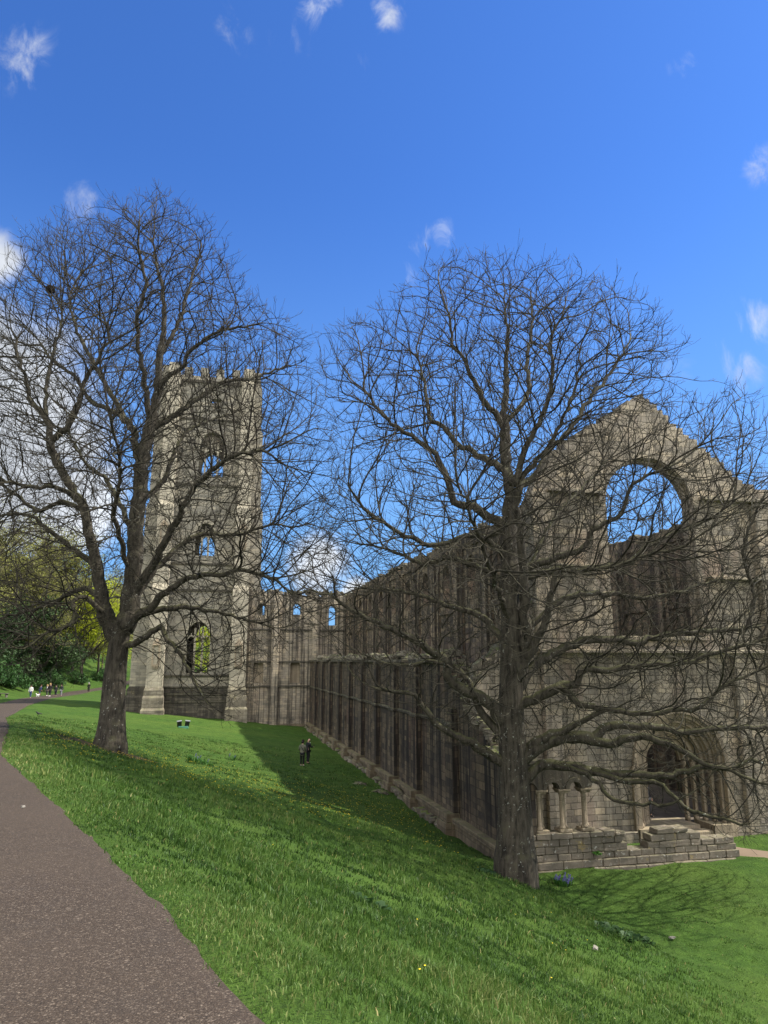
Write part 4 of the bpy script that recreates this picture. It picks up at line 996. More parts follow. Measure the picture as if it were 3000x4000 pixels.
def person(v,u,rz,label,H=1.72,stride=.0,top=(.02,.02,.025),trou=(.02,.02,.03),shoe=(.02,.02,.02),hair='dark',arms=((.08,.0),(.08,.0)),long=.0,lean=0.,head=0.,group=None,z=None,hood=False,bag=None,phone=False,shirt=False):
    """faces local +y; arms: (how far the elbow bends forward, how far the hand is raised) for each side"""
    s=H/1.75
    root=empty('person',(v,u,(gz(v,u) if z is None else z)),rz,s)
    ln=lambda z:lean*max(0,z-.9)
    J=[];E=[]
    def j(x,y,z,r,ry=None): J.append((x,y+ln(z),z,r,ry or r)); return len(J)-1
    pel=j(0,0,.95,.15,.11); sp=j(0,0,1.14,.135,.10); chst=j(0,0,1.34,.16,.11); nk=j(0,.0,1.49,.062); hb=j(0,.02+head*.3,1.57,.075,.085); hm=j(0,.03+head*.5,1.65,.082,.1); ht=j(0,.025+head*.5,1.725,.055,.065)
    ns=j(0,.145+head*.5,1.615,.014)
    E+=[(pel,sp),(sp,chst),(chst,nk),(nk,hb),(hb,hm),(hm,ht),(hm,ns)]
    for q in (-1,1): E.append((hm,j(q*.095,.03+head*.5,1.63,.016)))
    legs=[];armsj=[]
    for q,st in ((-1,stride),(1,-stride)):
        hp=j(q*.09,0,.88,.095); kn=j(q*.1,.03+st*.55,.5,.066); an=j(q*.1,st-.02,.1,.045); he=j(q*.1,st-.06,.045,.035); to=j(q*.115,st+.16,.03,.032)
        E+=[(pel,hp),(hp,kn),(kn,an),(an,he),(an,to)]; legs.append((hp,kn,an,he,to))
    for q,(fw,ra) in zip((-1,1),arms):
        sh=j(q*.18,0,1.42,.062); el=j(q*.25,-.03+fw*.25,1.14+ra*.05,.045)
        wx,wy,wz=q*(.26-ra*.16),.04+fw*.55,.90+ra*.36; w=j(wx,wy,wz,.03)
        d=Vector((wx-q*.25,wy+.03-fw*.25,wz-1.14-ra*.05)).normalized(); pm=Vector((wx,wy,wz))+d*.075
        p=j(pm.x,pm.y,pm.z,.034,.02); E+=[(chst,sh),(sh,el),(el,w),(w,p)]; side=Vector((q*.2,.9,.1)); side=(side-d*side.dot(d)).normalized(); inn=side.cross(d)*q
        for k,(o,L) in enumerate(((-.027,.07),(-.009,.082),(.009,.086),(.027,.076))):
            a=pm+side*o+d*.02; b=a+d*L*.55; c=b+(d*.8-inn*.5).normalized()*L*.45
            ia=j(*a,.0095); ib=j(*b,.0085); ic=j(*c,.007); E+=[(p,ia),(ia,ib),(ib,ic)]
        a=Vector((wx,wy,wz))+d*.03+side*.035; b=a+(d+side*.5).normalized()*.055; ia=j(*a,.011); ib=j(*b,.008); E+=[(p,ia),(ia,ib)]
        armsj.append((sh,el,w,p))
    # undo the lean on the z-dependent shift of joints added with vectors is intentional: the body leans as one
    link('body',skin_mesh('body',J,E,pel),SKIN,root)
    def garment(nm,ids,edges,grow,mat,extra=(),rt=0):
        mp={i:n for n,i in enumerate(ids)}; G=[(*J[i][:3],J[i][3]+grow,J[i][4]+grow) for i in ids]; Eg=[(mp[a],mp[b]) for a,b in edges]
        for ex,at in extra: G.append(ex); Eg.append((mp[at],len(G)-1))
        return link(nm,skin_mesh(nm,G,Eg,rt),mat,root)
    a,b=armsj
    cut=lambda i,k,t:None
    wl=[]
    ids=[pel,sp,chst,a[0],a[1],a[2],b[0],b[1],b[2]]
    ex=[((0,ln(.75),.98-.22-long,.17+long*.12,.13+long*.1),pel),((0,.0+ln(1.46),1.455,.085),chst)]
    garment('coat',ids,[(pel,sp),(sp,chst),(chst,a[0]),(a[0],a[1]),(a[1],a[2]),(chst,b[0]),(b[0],b[1]),(b[1],b[2])],.022,cloth(top),ex)
    ids=[pel]+[x for L in legs for x in L[:3]]
    garment('trousers',ids,[(pel,legs[0][0]),(legs[0][0],legs[0][1]),(legs[0][1],legs[0][2]),(pel,legs[1][0]),(legs[1][0],legs[1][1]),(legs[1][1],legs[1][2])],.014,cloth(trou))
    for L in legs: garment('shoe',[L[2],L[3],L[4]],[(L[2],L[3]),(L[2],L[4])],.012,cloth(shoe))
    hy=.025+head*.5+ln(1.65)
    if hair!='none':
        link('hair',skin_mesh('hair',[(0,hy-.025,1.70,.095,.1),(0,hy-.07,1.63,.085,.06),(0,hy-.075,1.56 if hair!='brown' else 1.47,.06,.04),(0,hy+.045,1.735,.055,.04)],[(0,1),(1,2),(0,3)]),HAIRS[hair],root)
    eb=MB()
    for q in (-1,1): eb.stone(q*.034,hy+.098,1.648,.022,.014,.012,0)
    link('eyes',pmesh('eyes',eb.V,eb.F),HAIRS['dark'],root)
    link('mouth',pmesh('mouth',*(lambda m:(m.V,m.F))(MB().box(-.024,.024,hy+.092,hy+.1,1.572,1.58))),cm('lips',(.35,.14,.12)),root)
    if hood: link('hood',skin_mesh('hood',[(0,-.07+ln(1.45),1.44,.11,.06),(-.1,0+ln(1.45),1.47,.045),(.1,0+ln(1.45),1.47,.045)],[(0,1),(0,2)]),cloth(top),root)
    if shirt: link('shirt_front',pmesh('shirt_front',*(lambda m:(m.V,m.F))(MB().tube([(0,.13+ln(1.42),1.44),(0,.155+ln(1.3),1.3),(0,.15+ln(1.15),1.15)],[.05,.045,.02],8))),cloth((.75,.75,.75)),root)
    tag(root,label,'person',group); return root
PI=math.pi
WK='walkers on the footpath'
person(-24.03,109.7,PI-.25,'person in a white jacket and blue jeans walking on the path',1.78,.2,(.72,.70,.66),(.05,.075,.15),(.02,.02,.02),'dark',group=WK)
person(-25.9,124.,-.8,'person in a blue coat turned aside with a bag on the path',1.68,.22,(.045,.06,.13),(.05,.06,.09),hair='brown',arms=((.5,.2),(.2,0)),lean=.3,long=.1,group=WK)
person(-24.4,122.,PI-.2,'person in an open black jacket over a pale shirt, among the walkers',1.7,.18,(.03,.03,.035),(.06,.06,.06),(.5,.5,.5),'fair',shirt=True,group=WK)
person(-23.4,119.,PI,'tallest of the walkers, in black with white shoes',1.9,.15,(.025,.02,.022),(.025,.025,.03),(.7,.7,.7),'fair',group=WK)
person(-22.5,118.5,PI-.1,'person in a knee-length dark coat among the walkers',1.68,.1,(.028,.026,.034),(.03,.03,.04),hair='dark',long=.3,group=WK)
person(-21.9,119.3,PI-.1,'person in a dark jacket and grey trousers at the end of the walkers',1.8,.2,(.025,.028,.035),(.2,.2,.21),hair='dark',group=WK)
person(-21.7,143.7,PI,'lone person in black standing far off on the path',1.75,.05,(.015,.015,.017),(.015,.015,.017),hair='grey',arms=((.3,.3),(.05,0)))
pk=person(6.4,51.05,-.35,'person seen from behind in an olive parka with a shoulder strap, on the grass',1.66,.04,(.14,.142,.105),(.012,.012,.014),(.35,.33,.3),'dark',arms=((.35,.35),(.35,.35)),long=.06,head=.1,hood=True)
sb=[(-.17,-.03,1.45),(-.05,-.165,1.33),(.1,-.165,1.12),(.2,-.05,1.0)]
link('shoulder_strap',pmesh('shoulder_strap',*(lambda m:(m.V,m.F))(MB().tube(sb,[.02]*4,6))),cloth((.03,.03,.03)),pk)
bg=empty('shoulder_bag',(0,0,0))
bpy.data.objects.remove(bg)
sm=person(7.3,54.9,-1.15,'bald person in a black suit looking down at a phone on the grass',1.8,.02,(.014,.014,.017),(.012,.012,.014),hair='none',arms=((.45,.62),(.5,.7)),shirt=True,head=.1)
cs,sn=math.cos(-1.15),math.sin(-1.15); px,py=.12,.42
ph=MB().box(-.04,.04,-.005,.005,-.08,.08).build('phone',cloth((.01,.01,.012)),bevel=.004,uv=False); k=1.8/1.75
ph.location=(7.3+(px*cs-py*sn)*k,54.9+(px*sn+py*cs)*k,gz(7.3,54.9)+1.23*k); ph.rotation_euler=(-.7,0,-1.15)
tag(ph,'black phone held by the bald person in the suit','phone')
person(22.15,34.6,PI+.5,'person in dark clothes standing inside the arched church doorway',1.75,.08,(.012,.012,.014),(.03,.03,.035),hair='dark',z=-6.2)
# dogs
def dog(v,u,rz,c,label):
    J=[(0,-.2,.3,.07,.075),(0,0,.3,.075,.085),(0,.17,.32,.08,.1),(0,.27,.42,.05),(0,.33,.48,.055),(0,.43,.46,.028),(0,-.3,.36,.02),(0,-.38,.47,.012),(-.035,.31,.54,.018),(.035,.31,.54,.018)]
    E=[(0,1),(1,2),(2,3),(3,4),(4,5),(0,6),(6,7),(4,8),(4,9)]
    for q in (-1,1):
        b=len(J); J+=[(q*.05,-.2,.24,.05),(q*.055,-.15,.17,.03),(q*.055,-.23,.1,.02),(q*.055,-.21,.02,.022),(q*.05,.18,.24,.04),(q*.05,.17,.12,.022),(q*.05,.185,.02,.022)]
        E+=[(0,b),(b,b+1),(b+1,b+2),(b+2,b+3),(2,b+4),(b+4,b+5),(b+5,b+6)]
    o=link('dog',skin_mesh('dog',J,E,1),cm('dog_coat',c)); o.location=(v,u,gz(v,u)+.01); o.rotation_euler.z=rz
    e=MB().stone(-.03,.375,.5,.02,.015,.02,0).stone(.03,.375,.5,.02,.015,.02,0).stone(0,.455,.465,.025,.02,.02,0)
    link('eyes_and_nose',pmesh('eyes_and_nose',e.V,e.F),M['hole'],o); tag(o,label,'dog')
dog(-24.55,116.5,2.6,(.75,.73,.7),'small white dog walking with the group on the path')
dog(-25.3,121.,2.9,(.16,.09,.05),'small brown dog behind the white one on the path')
# black bird
o=link('bird',skin_mesh('bird',[(0,-.1,.13,.04),(0,0,.15,.06),(0,.08,.2,.045),(0,.12,.26,.035),(0,.175,.255,.008),(0,-.24,.1,.02),(-.03,0,.08,.012),(-.03,.02,.01,.008),(.03,0,.08,.012),(.03,.02,.01,.008)],[(0,1),(1,2),(2,3),(3,4),(0,5),(1,6),(6,7),(1,8),(8,9)],1),plain('feathers',(.012,.012,.015),.6,.2))
o.location=(-12.4,59.6,gz(-12.4,59.6)+.01); o.rotation_euler.z=2.2; o.scale=(1.25,)*3; tag(o,'black bird standing on the sunlit grass bank','bird')
# nest in the tall tree
nb=MB(); rr=random.Random(4)
for _ in range(170):
    d=Vector((rr.gauss(0,1),rr.gauss(0,1),rr.gauss(0,.8))).normalized(); t=d.orthogonal(); t.rotate(Matrix.Rotation(rr.uniform(0,6.28),3,d)); c=d*.17*rr.uniform(.55,1); 
    nb.tube([c-t*.13,c+d*.02,c+t*.13],[.009,.012,.007],4)
o=nb.build('nest',cm('nest_sticks',(.02,.014,.010)),uv=False); o.location=(-8.16,33.3,18.71); tag(o,'dark ball of sticks high among thin twigs against the cloud','nest')
# stone bench
bx,by=-28.6,114.; bn=empty('bench',(bx,by,gz(bx,by)),-.5)
BM=cm('bench_wood',(.10,.09,.075))
link('seat',MB().box(-.85,.85,-.24,.24,.42,.5).build('s',BM,bevel=.015,uv=False).data,None,bn)
bpy.data.objects.remove(bpy.data.objects['s'])
for q in (-1,1):
    t=MB().box(q*.6-.09,q*.6+.09,-.2,.2,-.1,.42).build('t',BM,bevel=.02,uv=False); me=t.data; bpy.data.objects.remove(t); link('leg',me,None,bn)
tag(bn,'plain backless bench on the verge beside the path','bench')
# ground floodlights
fv,fu=-2.24,71.1; fl=empty('floodlight',(fv,fu,gz(fv,fu)),.15)
t=MB().box(-.45,.45,-.2,.2,-.05,.17).box(-.5,.5,-.25,.25,-.05,.02).build('housing',cm('green_paint',(.06,.17,.11)),fl,bevel=.02,uv=False)
BK=plain('black_metal',(.012,.013,.016),.4,.1,.5)
for q in (-1,1):
    hd=MB().box(-.2,.2,-.09,.09,-.05,.42).box(-.23,.23,-.1,.12,.42,.47).build('lamp_head',BK,fl,bevel=.015,uv=False); hd.location=(q*.34,.05,.2); hd.rotation_euler=(.35,q*.13,-.1*q)
    g=MB().box(-.17,.17,.0905,.1,0,.38).build('lens',plain('lamp_glass',(.2,.22,.24),.1,.05,.5),hd,uv=False)
    bk=MB().box(-.23,.23,-.102,.122,.472,.485).build('lid',plain('grey_metal',(.14,.15,.15),.5,.1,.5),hd,uv=False)
tag(fl,'pair of black floodlights on a green box in the grass by the tower','floodlight')
# plants and scattered things
BL=leaf_mat('strap_leaves',(.02,.075,.012),(.07,.17,.03),.25); BF=plain('bluebell_petals',(.085,.07,.24),.6,.3)
def bluebells(v,u,n,rad,label,nf):
    r=np.random.default_rng(int(abs(v*10+u)));z=gz(v,u); root=empty('bluebells',(v,u,z)); lb=MB();fb=MB()
    for i in range(n):
        a=r.uniform(0,6.28);d=r.random()**.5*rad; x,y=math.cos(a)*d,math.sin(a)*d; zz=gz(v+x,u+y)-z
        for k in range(5):
            b=r.uniform(0,6.28);L=r.uniform(.18,.34);c,s=math.cos(b),math.sin(b); w=.014
            lb.add([(x-s*w,y+c*w,zz-.02),(x+s*w,y-c*w,zz-.02),(x+c*L*.3+s*w,y+s*L*.3-c*w,zz+L*.7),(x+c*L*.3-s*w,y+s*L*.3+c*w,zz+L*.7),(x+c*L*.7,y+s*L*.7,zz+L*.85)],[[0,1,2,3],[3,2,4]])
        if i<nf:
            h=r.uniform(.24,.38); fb.tube([(x,y,zz),(x+.01,y,zz+h*.7),(x+.05,y+.02,zz+h)],[.006,.005,.004],4)
            for k in range(6): q=.55+.45*k/5; fb.lathe([(.004,.03),(.014,.018),(.013,0),(.02,-.012)],(x+.05*q**3+r.uniform(-.025,.025),y+r.uniform(-.025,.025),zz+h*q),6)
    root2=root; link('leaves',pmesh('leaves',lb.V,lb.F),BL,root); tint_layer(root.children[0].data,r.random(len(lb.V)))
    link('flowers',pmesh('flowers',fb.V,fb.F,True),BF,root); return tag(root,label,'bluebells')
bluebells(13.3,26.7,34,.32,'clump of violet bluebells at the foot of the bank by the big trunk',16)
bluebells(-.3,38.5,60,.7,'dark clump of leaves with few blue flowers on the open bank',4)
bluebells(1.5,46.3,12,.25,'thin tuft of pale bluebells below the leafy clump',2)
def dock(v,u,n,rad,label,name,mat,cat='plant',leaf=.2):
    r=np.random.default_rng(int(abs(v*7+u*3))); z=gz(v,u); mb=MB()
    for i in range(n):
        a=r.uniform(0,6.28);d=r.random()**.5*rad; x,y=math.cos(a)*d,math.sin(a)*d; zz=gz(v+x,u+y)-z; b=r.uniform(0,6.28); t=r.uniform(.3,1.2); L=leaf*r.uniform(.6,1.3)
        D=Vector((math.cos(b)*math.cos(t),math.sin(b)*math.cos(t),math.sin(t))); S=Vector((-math.sin(b),math.cos(b),0))*L*.3; o=Vector((x,y,zz-.01))
        mb.add([o,o+D*L*.3+S,o+D*L*.7+S*.9,o+D*L-Vector((0,0,L*.2)),o+D*L*.7-S*.9,o+D*L*.3-S],[[0,1,2,5],[5,2,4],[2,3,4]])
    me=pmesh(name,mb.V,mb.F,True); tint_layer(me,r.random(len(mb.V))); o=link(name,me,mat); o.location=(v,u,z); return tag(o,label,cat)
DL=leaf_mat('dock_leaves',(.012,.035,.010),(.035,.075,.02),.2)
dock(11.75,20.5,120,.55,'larger patch of dark broad-leaved weeds low on the bank','weeds',DL)
dock(12.8,20.9,60,.35,'smaller patch of dark broad-leaved weeds next to the larger one','weeds',DL)
dock(9.4,24.8,50,.4,'dark leafy weeds on the bank above the bluebells','weeds',DL)
dock(2.7,12.5,40,.3,'low dark weed in the near grass','weeds',DL)
FE=leaf_mat('fern_leaves',(.03,.09,.015),(.09,.2,.04),.25)
p=dock(15.75,28.36,40,.16,'small green fern rooted in the joints of the low wall','fern',FE,leaf=.17); p.location=(15.75,28.42,-6.1)
ST=stone_mat('pale_limestone',[(.14,.13,.11),(.2,.185,.16),(.25,.235,.2)],2.,2.,stain=.1,moss=.1,lichen=.1,mort=0)
for x,y,a,lab in ((14.1,21.2,.17,'pale flat stone lying on the lawn below the bank'),(9.5,17.5,.16,'pale flat stone in the long grass of the bank'),):
    m_=MB().stone(0,0,0,a,a*.7,a*.3); o=m_.build('stone',ST); o.location=(x,y,gz(x,y)+.06); tag(o,lab,'stone')
m_=MB().stone(0,0,0,.05,.045,.03); o=m_.build('pebble',ST); o.location=(-2.45,11.4,gz(-2.45,11.4)+.035); tag(o,'single white pebble lying on the tarmac path','pebble')
# mossy stones half sunk in the grass by the wall
for i,(x,y,lab) in enumerate(((9.6,46.6,'mossy stone sunk in the grass near the stained wall'),(10.3,44.2,'second mossy stone sunk in the grass nearer the wall foot'))):
    m_=MB()
    for k in range(5): m_.stone(rng.uniform(-.4,.4),rng.uniform(-.3,.3),0,.5,.4,.22)
    o=m_.build('sunken_stone',M['rubble']); o.location=(x,y,gz(x,y)+.02); tag(o,lab,'stone')
SUN_E=5.0; SKY_S=.13; SKY_TINT=(.30,.52,.86); CLOUD_C=(4.0,4.2,4.5); FILL_CLOUD=(9.6,9.6,9.7); EXPO=1.0
# ------------------------------------------------------------------ grass
def blade_mat():
    m,nt=newmat('grass_blades')
    t=nd(nt,'ShaderNodeAttribute',attribute_name='tint').outputs['Fac']; h=nd(nt,'ShaderNodeAttribute',attribute_name='tall').outputs['Fac']
    col=ramp(nt,t,[(0.,(.012,.031,.006)),(.35,(.036,.080,.013)),(.65,(.074,.135,.023)),(.9,(.135,.185,.050)),(1.,(.29,.25,.10))])
    b=nd(nt,'ShaderNodeBsdfPrincipled',{'Base Color':col,'Roughness':.5,'Specular IOR Level':.2})
    tr=nd(nt,'ShaderNodeBsdfTranslucent',{'Color':col}); s=nd(nt,'ShaderNodeMixShader',{0:.3,1:b.outputs[0],2:tr.outputs[0]})
    nd(nt,'ShaderNodeOutputMaterial',{'Surface':s.outputs[0]}); return m
def scatter(n,d0,d1,seed):
    """points seen from the path side, spread evenly over the ground between two distances"""
    r=np.random.default_rng(seed)
    th=r.uniform(R(-36),R(36),n)+R(13.4); d=np.sqrt(r.uniform(d0*d0,d1*d1,n)); return np.sin(th)*d,np.cos(th)*d,d,r
def noise2(x,y,s,seed):
    r=np.random.default_rng(seed); a=np.zeros_like(x)
    for k in range(7):
        f=s*(1.4**k); an=r.uniform(0,6.28); a+=np.sin((x*math.cos(an)+y*math.sin(an))*f+r.uniform(0,6.28))/(1.25**k)
    return np.clip(.5+a*.16,0,1)
VV=[];TT_=[];LOOP=0
def blades(n,d0,d1,seed,L0,W0,clump):
    v,u,d,r=scatter(n,d0,d1,seed)
    # gather into tussocks
    cl=r.integers(0,max(1,n//clump),n); cv=v[cl]; cu=u[cl]; a=r.uniform(0,6.28,n); rad=np.abs(r.normal(0,.09+.004*d0,n))
    tus=r.random(n)<.72; v=np.where(tus,cv+np.cos(a)*rad,v); u=np.where(tus,cu+np.sin(a)*rad,u)
    e=path_edge(u); inside_church=(v>11.3)&(u>31.6)&~((u<32.2)&(v>12))|(v>12)&(u>28.1)&(u<29.3)&(v<22.7)
    dv=v-e; ok=((dv>-.015+.03*np.sin(2.3*u)+.025*np.sin(6.1*u+1)+.02*np.sin(15*u)+r.normal(0,.035,n))|(dv<-4.))&~inside_church
    tr=np.zeros(n,bool)
    for (a0,b0,c0),(a1,b1,c1) in zip(ctr,ctr[1:]):
        t=np.clip(((v-a0)*(a1-a0)+(u-b0)*(b1-b0))/((a1-a0)**2+(b1-b0)**2),0,1); tr|=np.hypot(v-a0-t*(a1-a0),u-b0-t*(b1-b0))<.75
    ok&=~tr
    ok&=(np.hypot((v+4.35)/1.25,u-33.2)>1.05+.35*r.random(n))
    ok&=(dv>.05)|(dv<-4)|(r.random(n)<.6)
    h=noise2(v,u,.9,3); g=noise2(v,u,.35,9); g2=noise2(v,u,2.6,12)
    lawn=np.clip((v-12.2)/1.2,0,1)          # mown lawn on the valley floor
    verge=np.clip((dv)/1.3,0,1); verge=np.where(dv<0,.5,verge)
    L=L0*(.35+.65*verge)*(.55+.9*h)*r.uniform(.55,1.25,n)*(1-.62*lawn)
    ok&=r.random(n)<(.35+.65*np.clip(g2*1.8-.2,0,1))
    tint=np.clip(.02+.48*g+.36*h*(1-lawn*.5)+r.normal(0,.2,n)+(1-verge)*.22+.10*lawn,0,.93); tint=np.where(r.random(n)<.012,1.,tint)
    v,u,L,tint,d=[q[ok] for q in (v,u,L,tint,d)]; n=len(v)
    z=ground(v,u)-.015; a=r.uniform(0,6.28,n)+.0; lean=np.abs(r.normal(.35,.28,n)); W=W0*r.uniform(.7,1.3,n)
    # wind-combed: most bend down the slope
    dx=np.cos(a)*lean*1.3+.12;dy=np.sin(a)*lean*1.3-.06; f=r.uniform(0,3.14,n); sx=np.cos(f)*W;sy=np.sin(f)*W
    b=np.stack([v,u,z],1); S=np.stack([sx,sy,0*sx],1)
    m_=b+np.stack([dx*L*.35,dy*L*.35,L*.62],1); t_=b+np.stack([dx*L*1.0,dy*L*1.0,L*np.clip(1.02-.28*lean,.35,1)],1)
    Vb=np.stack([b-S,b+S,m_+S*.75,m_-S*.75,t_],1).reshape(-1,3); VV.append(Vb.astype(np.float32)); TT_.append(np.repeat(tint,5))
blades(80000,3.2,7.5,1,.085,.0038,14)
blades(110000,7.5,15,2,.10,.0058,16)
blades(130000,15,30,3,.115,.0095,18)
blades(110000,30,62,4,.10,.015,20)
Vg=np.concatenate(VV); n=len(Vg)//5
me=bpy.data.meshes.new('grass'); me.vertices.add(5*n); me.vertices.foreach_set('co',Vg.ravel())
i=np.arange(n,dtype=np.int32)*5; Lp=np.stack([i,i+1,i+2,i+3,i+3,i+2,i+4],1).ravel()
me.loops.add(7*n); me.loops.foreach_set('vertex_index',Lp.astype(np.int32)); me.polygons.add(2*n)
ls=(np.repeat(np.arange(n)*7,2)+np.tile([0,4],n)).astype(np.int32); me.polygons.foreach_set('loop_start',ls)
me.update(calc_edges=True); tint_layer(me,np.concatenate(TT_)); me.shade_smooth()
tag(link('grass',me,blade_mat()),kind='stuff')
# yellow meadow flowers (celandines) scattered over the bank
mb=MB(); r=random.Random(8); rows=0
while rows<1500:
    u=r.uniform(24,52); v=r.uniform(-9,10.5)
    w=math.exp(-((u-34-.35*v)/6.)**2)*(.35+.65*math.sin(v*.8+u*.5)**2)
    if v<path_edge(u)+1 or r.random()>w: continue
    z=gz(v,u)+r.uniform(.05,.13); s=r.uniform(.014,.028); a=r.uniform(0,6.3); P=[(v,u,z-.004)]
    for k in range(10):
        q=s if k%2==0 else s*.55; P.append((v+math.cos(a+k*.628)*q,u+math.sin(a+k*.628)*q,z+.006))
    mb.add(P,[[0,1+k,1+(k+1)%10] for k in range(10)]+[[0]+[1,1,1][:0]+[1,2,3]][:0]); rows+=1
for _ in range(26):
    v,u=r.uniform(1,10),r.uniform(6,24); z=gz(v,u)+r.uniform(.08,.14); s=.016; P=[(v,u,z)]+[(v+math.cos(k*.628)*(s if k%2 else s*.6),u+math.sin(k*.628)*(s if k%2 else s*.6),z+.005) for k in range(10)]
    mb.add(P,[[0,1+k,1+(k+1)%10] for k in range(10)])
tag(link('meadow_flowers',pmesh('meadow_flowers',mb.V,mb.F),plain('yellow_petals',(.72,.55,.02),.5,.1)),kind='stuff')

# ------------------------------------------------------------------ sky, sun, camera
SUN_EL=49.; SUN_AZ=-7.            # azimuth from +X (south) towards +Y (east)
sd=Vector((math.cos(R(SUN_AZ))*math.cos(R(SUN_EL)),math.sin(R(SUN_AZ))*math.cos(R(SUN_EL)),math.sin(R(SUN_EL))))
ld=bpy.data.lights.new('sun','SUN'); ld.energy=SUN_E; ld.angle=R(.9); ld.color=(1.,.94,.84)
lo=bpy.data.objects.new('sun',ld); COL.objects.link(lo); lo.rotation_euler=sd.to_track_quat('Z','Y').to_euler()
wd=bpy.data.worlds.new('World'); SC.world=wd; wd.use_nodes=True; nt=wd.node_tree; nt.nodes.clear()
sky=nd(nt,'ShaderNodeTexSky',sky_type='NISHITA'); sky.sun_disc=False; sky.sun_elevation=R(SUN_EL); sky.sun_rotation=math.atan2(sd.x,sd.y)
sky.altitude=100; sky.air_density=1.; sky.dust_density=.35; sky.ozone_density=4.
g=nd(nt,'ShaderNodeTexCoord').outputs['Generated']
gm=nd(nt,'ShaderNodeGamma',{0:sky.outputs[0],1:1.0}).outputs[0]
skyc=mix(nt,1.,gm,SKY_TINT,'MULTIPLY')
el=nd(nt,'ShaderNodeSeparateXYZ',{0:g}).outputs[2]
skyc=mix(nt,nd(nt,'ShaderNodeMapRange',{'Value':el,'From Min':.0,'From Max':.62,'To Min':.85,'To Max':0.},interpolation_type='SMOOTHSTEP').outputs[0],skyc,(.95,2.05,3.7))
CLOUDS=[]   # direction, angular radius, weight
def vdir(x,y):
    dx=(x-1500)/2774;dy=(2000-y)/2774;p=math.atan(580/2774);Y=math.cos(p)-dy*math.sin(p);Z=math.sin(p)+dy*math.cos(p)
    return (RT*dx+HD*Y+Vector((0,0,Z))).normalized()
nz=nd(nt,'ShaderNodeTexNoise',{'Vector':g,'Scale':5.5,'Detail':9.,'Roughness':.62,'Distortion':.2}).outputs[0]
nzb=nd(nt,'ShaderNodeTexNoise',{'Vector':nd(nt,'ShaderNodeMapping',{'Vector':g,'Rotation':(0,R(35),R(-13)),'Scale':(30.,30.,13.)}).outputs[0],'Scale':1.,'Detail':10.,'Roughness':.62,'Distortion':.5}).outputs[0]
total=None
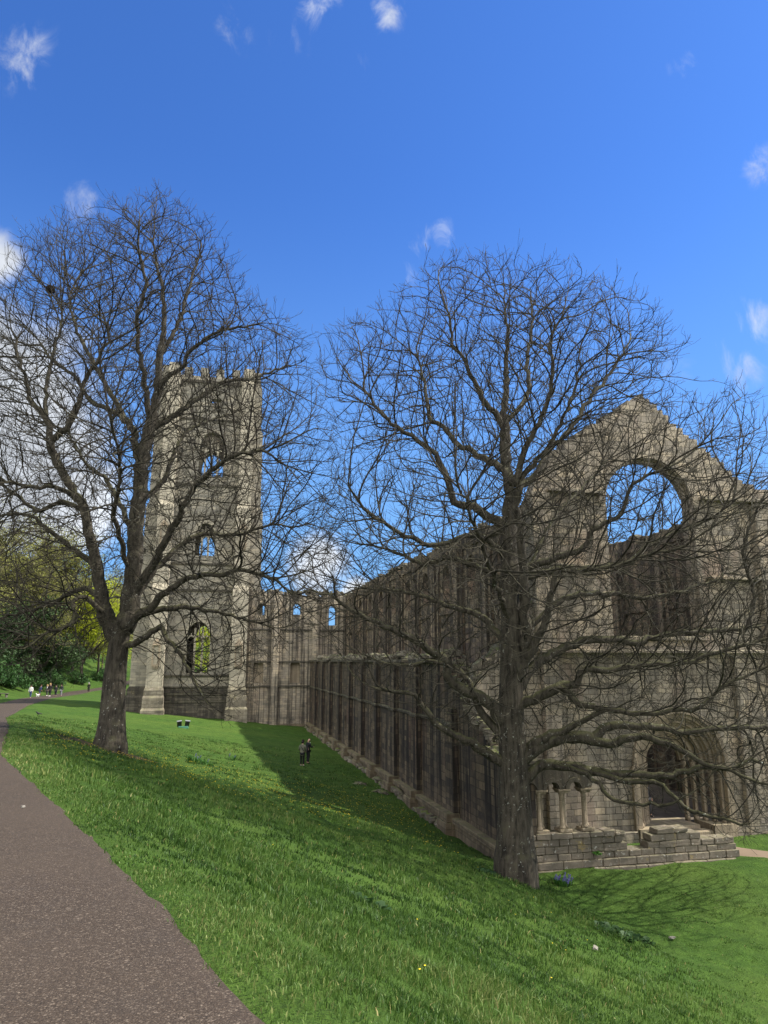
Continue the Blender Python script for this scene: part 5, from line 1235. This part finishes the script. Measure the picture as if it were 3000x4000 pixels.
for x,y,rad,wgt,soft in ((-150,1500,.27,1.0,0),(60,1950,.19,1.,0),(330,1980,.13,.9,0),(0,1020,.07,.95,0),(180,1700,.16,.75,0),(1230,2210,.09,.62,0),(1400,2330,.05,.9,0),(1700,2100,.09,.4,0),(90,225,.06,.66,1),(1260,30,.055,.5,1),(1515,50,.035,.8,1),(900,120,.04,.5,1),(1720,900,.05,.6,1),(1640,960,.04,.45,1),(330,800,.06,.45,1),(2690,240,.035,.5,1),(2970,650,.035,.75,1),(2970,1250,.055,.62,1),(2880,1430,.06,.55,1),(1140,180,.04,.35,1),(1590,1060,.04,.4,1),(2650,1450,.05,.4,1),(1390,240,.03,.4,1),(2990,1880,.03,.7,1)):
    d=vdir(x,y)
    ds=nd(nt,'ShaderNodeVectorMath',{0:g,1:tuple(d)},operation='DISTANCE').outputs['Value']
    mk=nd(nt,'ShaderNodeMapRange',{'Value':ds,'From Min':0.,'From Max':rad,'To Min':wgt,'To Max':0.},interpolation_type='SMOOTHSTEP').outputs[0]
    if soft:
        c=math_(nt,'ADD',math_(nt,'MULTIPLY',mk,1.5),math_(nt,'MULTIPLY',math_(nt,'SUBTRACT',nzb,.56),3.6)); c=nd(nt,'ShaderNodeMapRange',{'Value':c,'From Min':.2,'From Max':2.0},interpolation_type='SMOOTHSTEP').outputs[0]
        c=math_(nt,'MULTIPLY',c,ramp(nt,mk,[(.0,0.),(.5,.9)]))
    else:
        c=math_(nt,'ADD',math_(nt,'MULTIPLY',mk,1.25),math_(nt,'MULTIPLY',math_(nt,'SUBTRACT',nz,.62),1.9)); c=nd(nt,'ShaderNodeMapRange',{'Value':c,'From Min':.12,'From Max':.75},interpolation_type='SMOOTHSTEP').outputs[0]
        c=math_(nt,'MULTIPLY',c,ramp(nt,mk,[(.0,0.),(.25,1.)]))
    total=c if total is None else math_(nt,'MAXIMUM',total,c)
# broken cloud deck added out of view behind the camera, as fill light
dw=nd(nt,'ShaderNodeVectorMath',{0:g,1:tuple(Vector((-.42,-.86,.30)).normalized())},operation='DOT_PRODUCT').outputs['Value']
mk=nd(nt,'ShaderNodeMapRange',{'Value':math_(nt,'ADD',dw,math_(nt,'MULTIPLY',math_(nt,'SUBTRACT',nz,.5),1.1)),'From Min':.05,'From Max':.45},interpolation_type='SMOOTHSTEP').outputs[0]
shade=ramp(nt,nd(nt,'ShaderNodeTexNoise',{'Vector':g,'Scale':9.,'Detail':6.}).outputs[0],[(.35,.62),(.65,1.)])
cc=mix(nt,1.,CLOUD_C,shade,'MULTIPLY')
col=mix(nt,math_(nt,'MINIMUM',total,.96),skyc,cc)
col=mix(nt,mk,col,FILL_CLOUD)
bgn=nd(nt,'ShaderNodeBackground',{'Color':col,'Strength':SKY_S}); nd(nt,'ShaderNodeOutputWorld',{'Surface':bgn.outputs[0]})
cd=bpy.data.cameras.new('camera'); co=bpy.data.objects.new('camera',cd); COL.objects.link(co); SC.camera=co
cd.sensor_fit='VERTICAL'; cd.sensor_height=36; cd.lens=36*2774/4000; cd.clip_end=3000; cd.clip_start=.1
co.location=(0,0,1.65); co.rotation_euler=(R(90)+math.atan(580/2774),0,R(-13.4))
SC.view_settings.view_transform='Standard'; SC.view_settings.look='None'; SC.view_settings.exposure=EXPO; SC.view_settings.gamma=1
SC.cycles.sample_clamp_indirect=4; SC.cycles.sample_clamp_direct=12; SC.cycles.max_bounces=6; SC.cycles.diffuse_bounces=3; SC.cycles.transmission_bounces=3; SC.cycles.use_adaptive_sampling=True
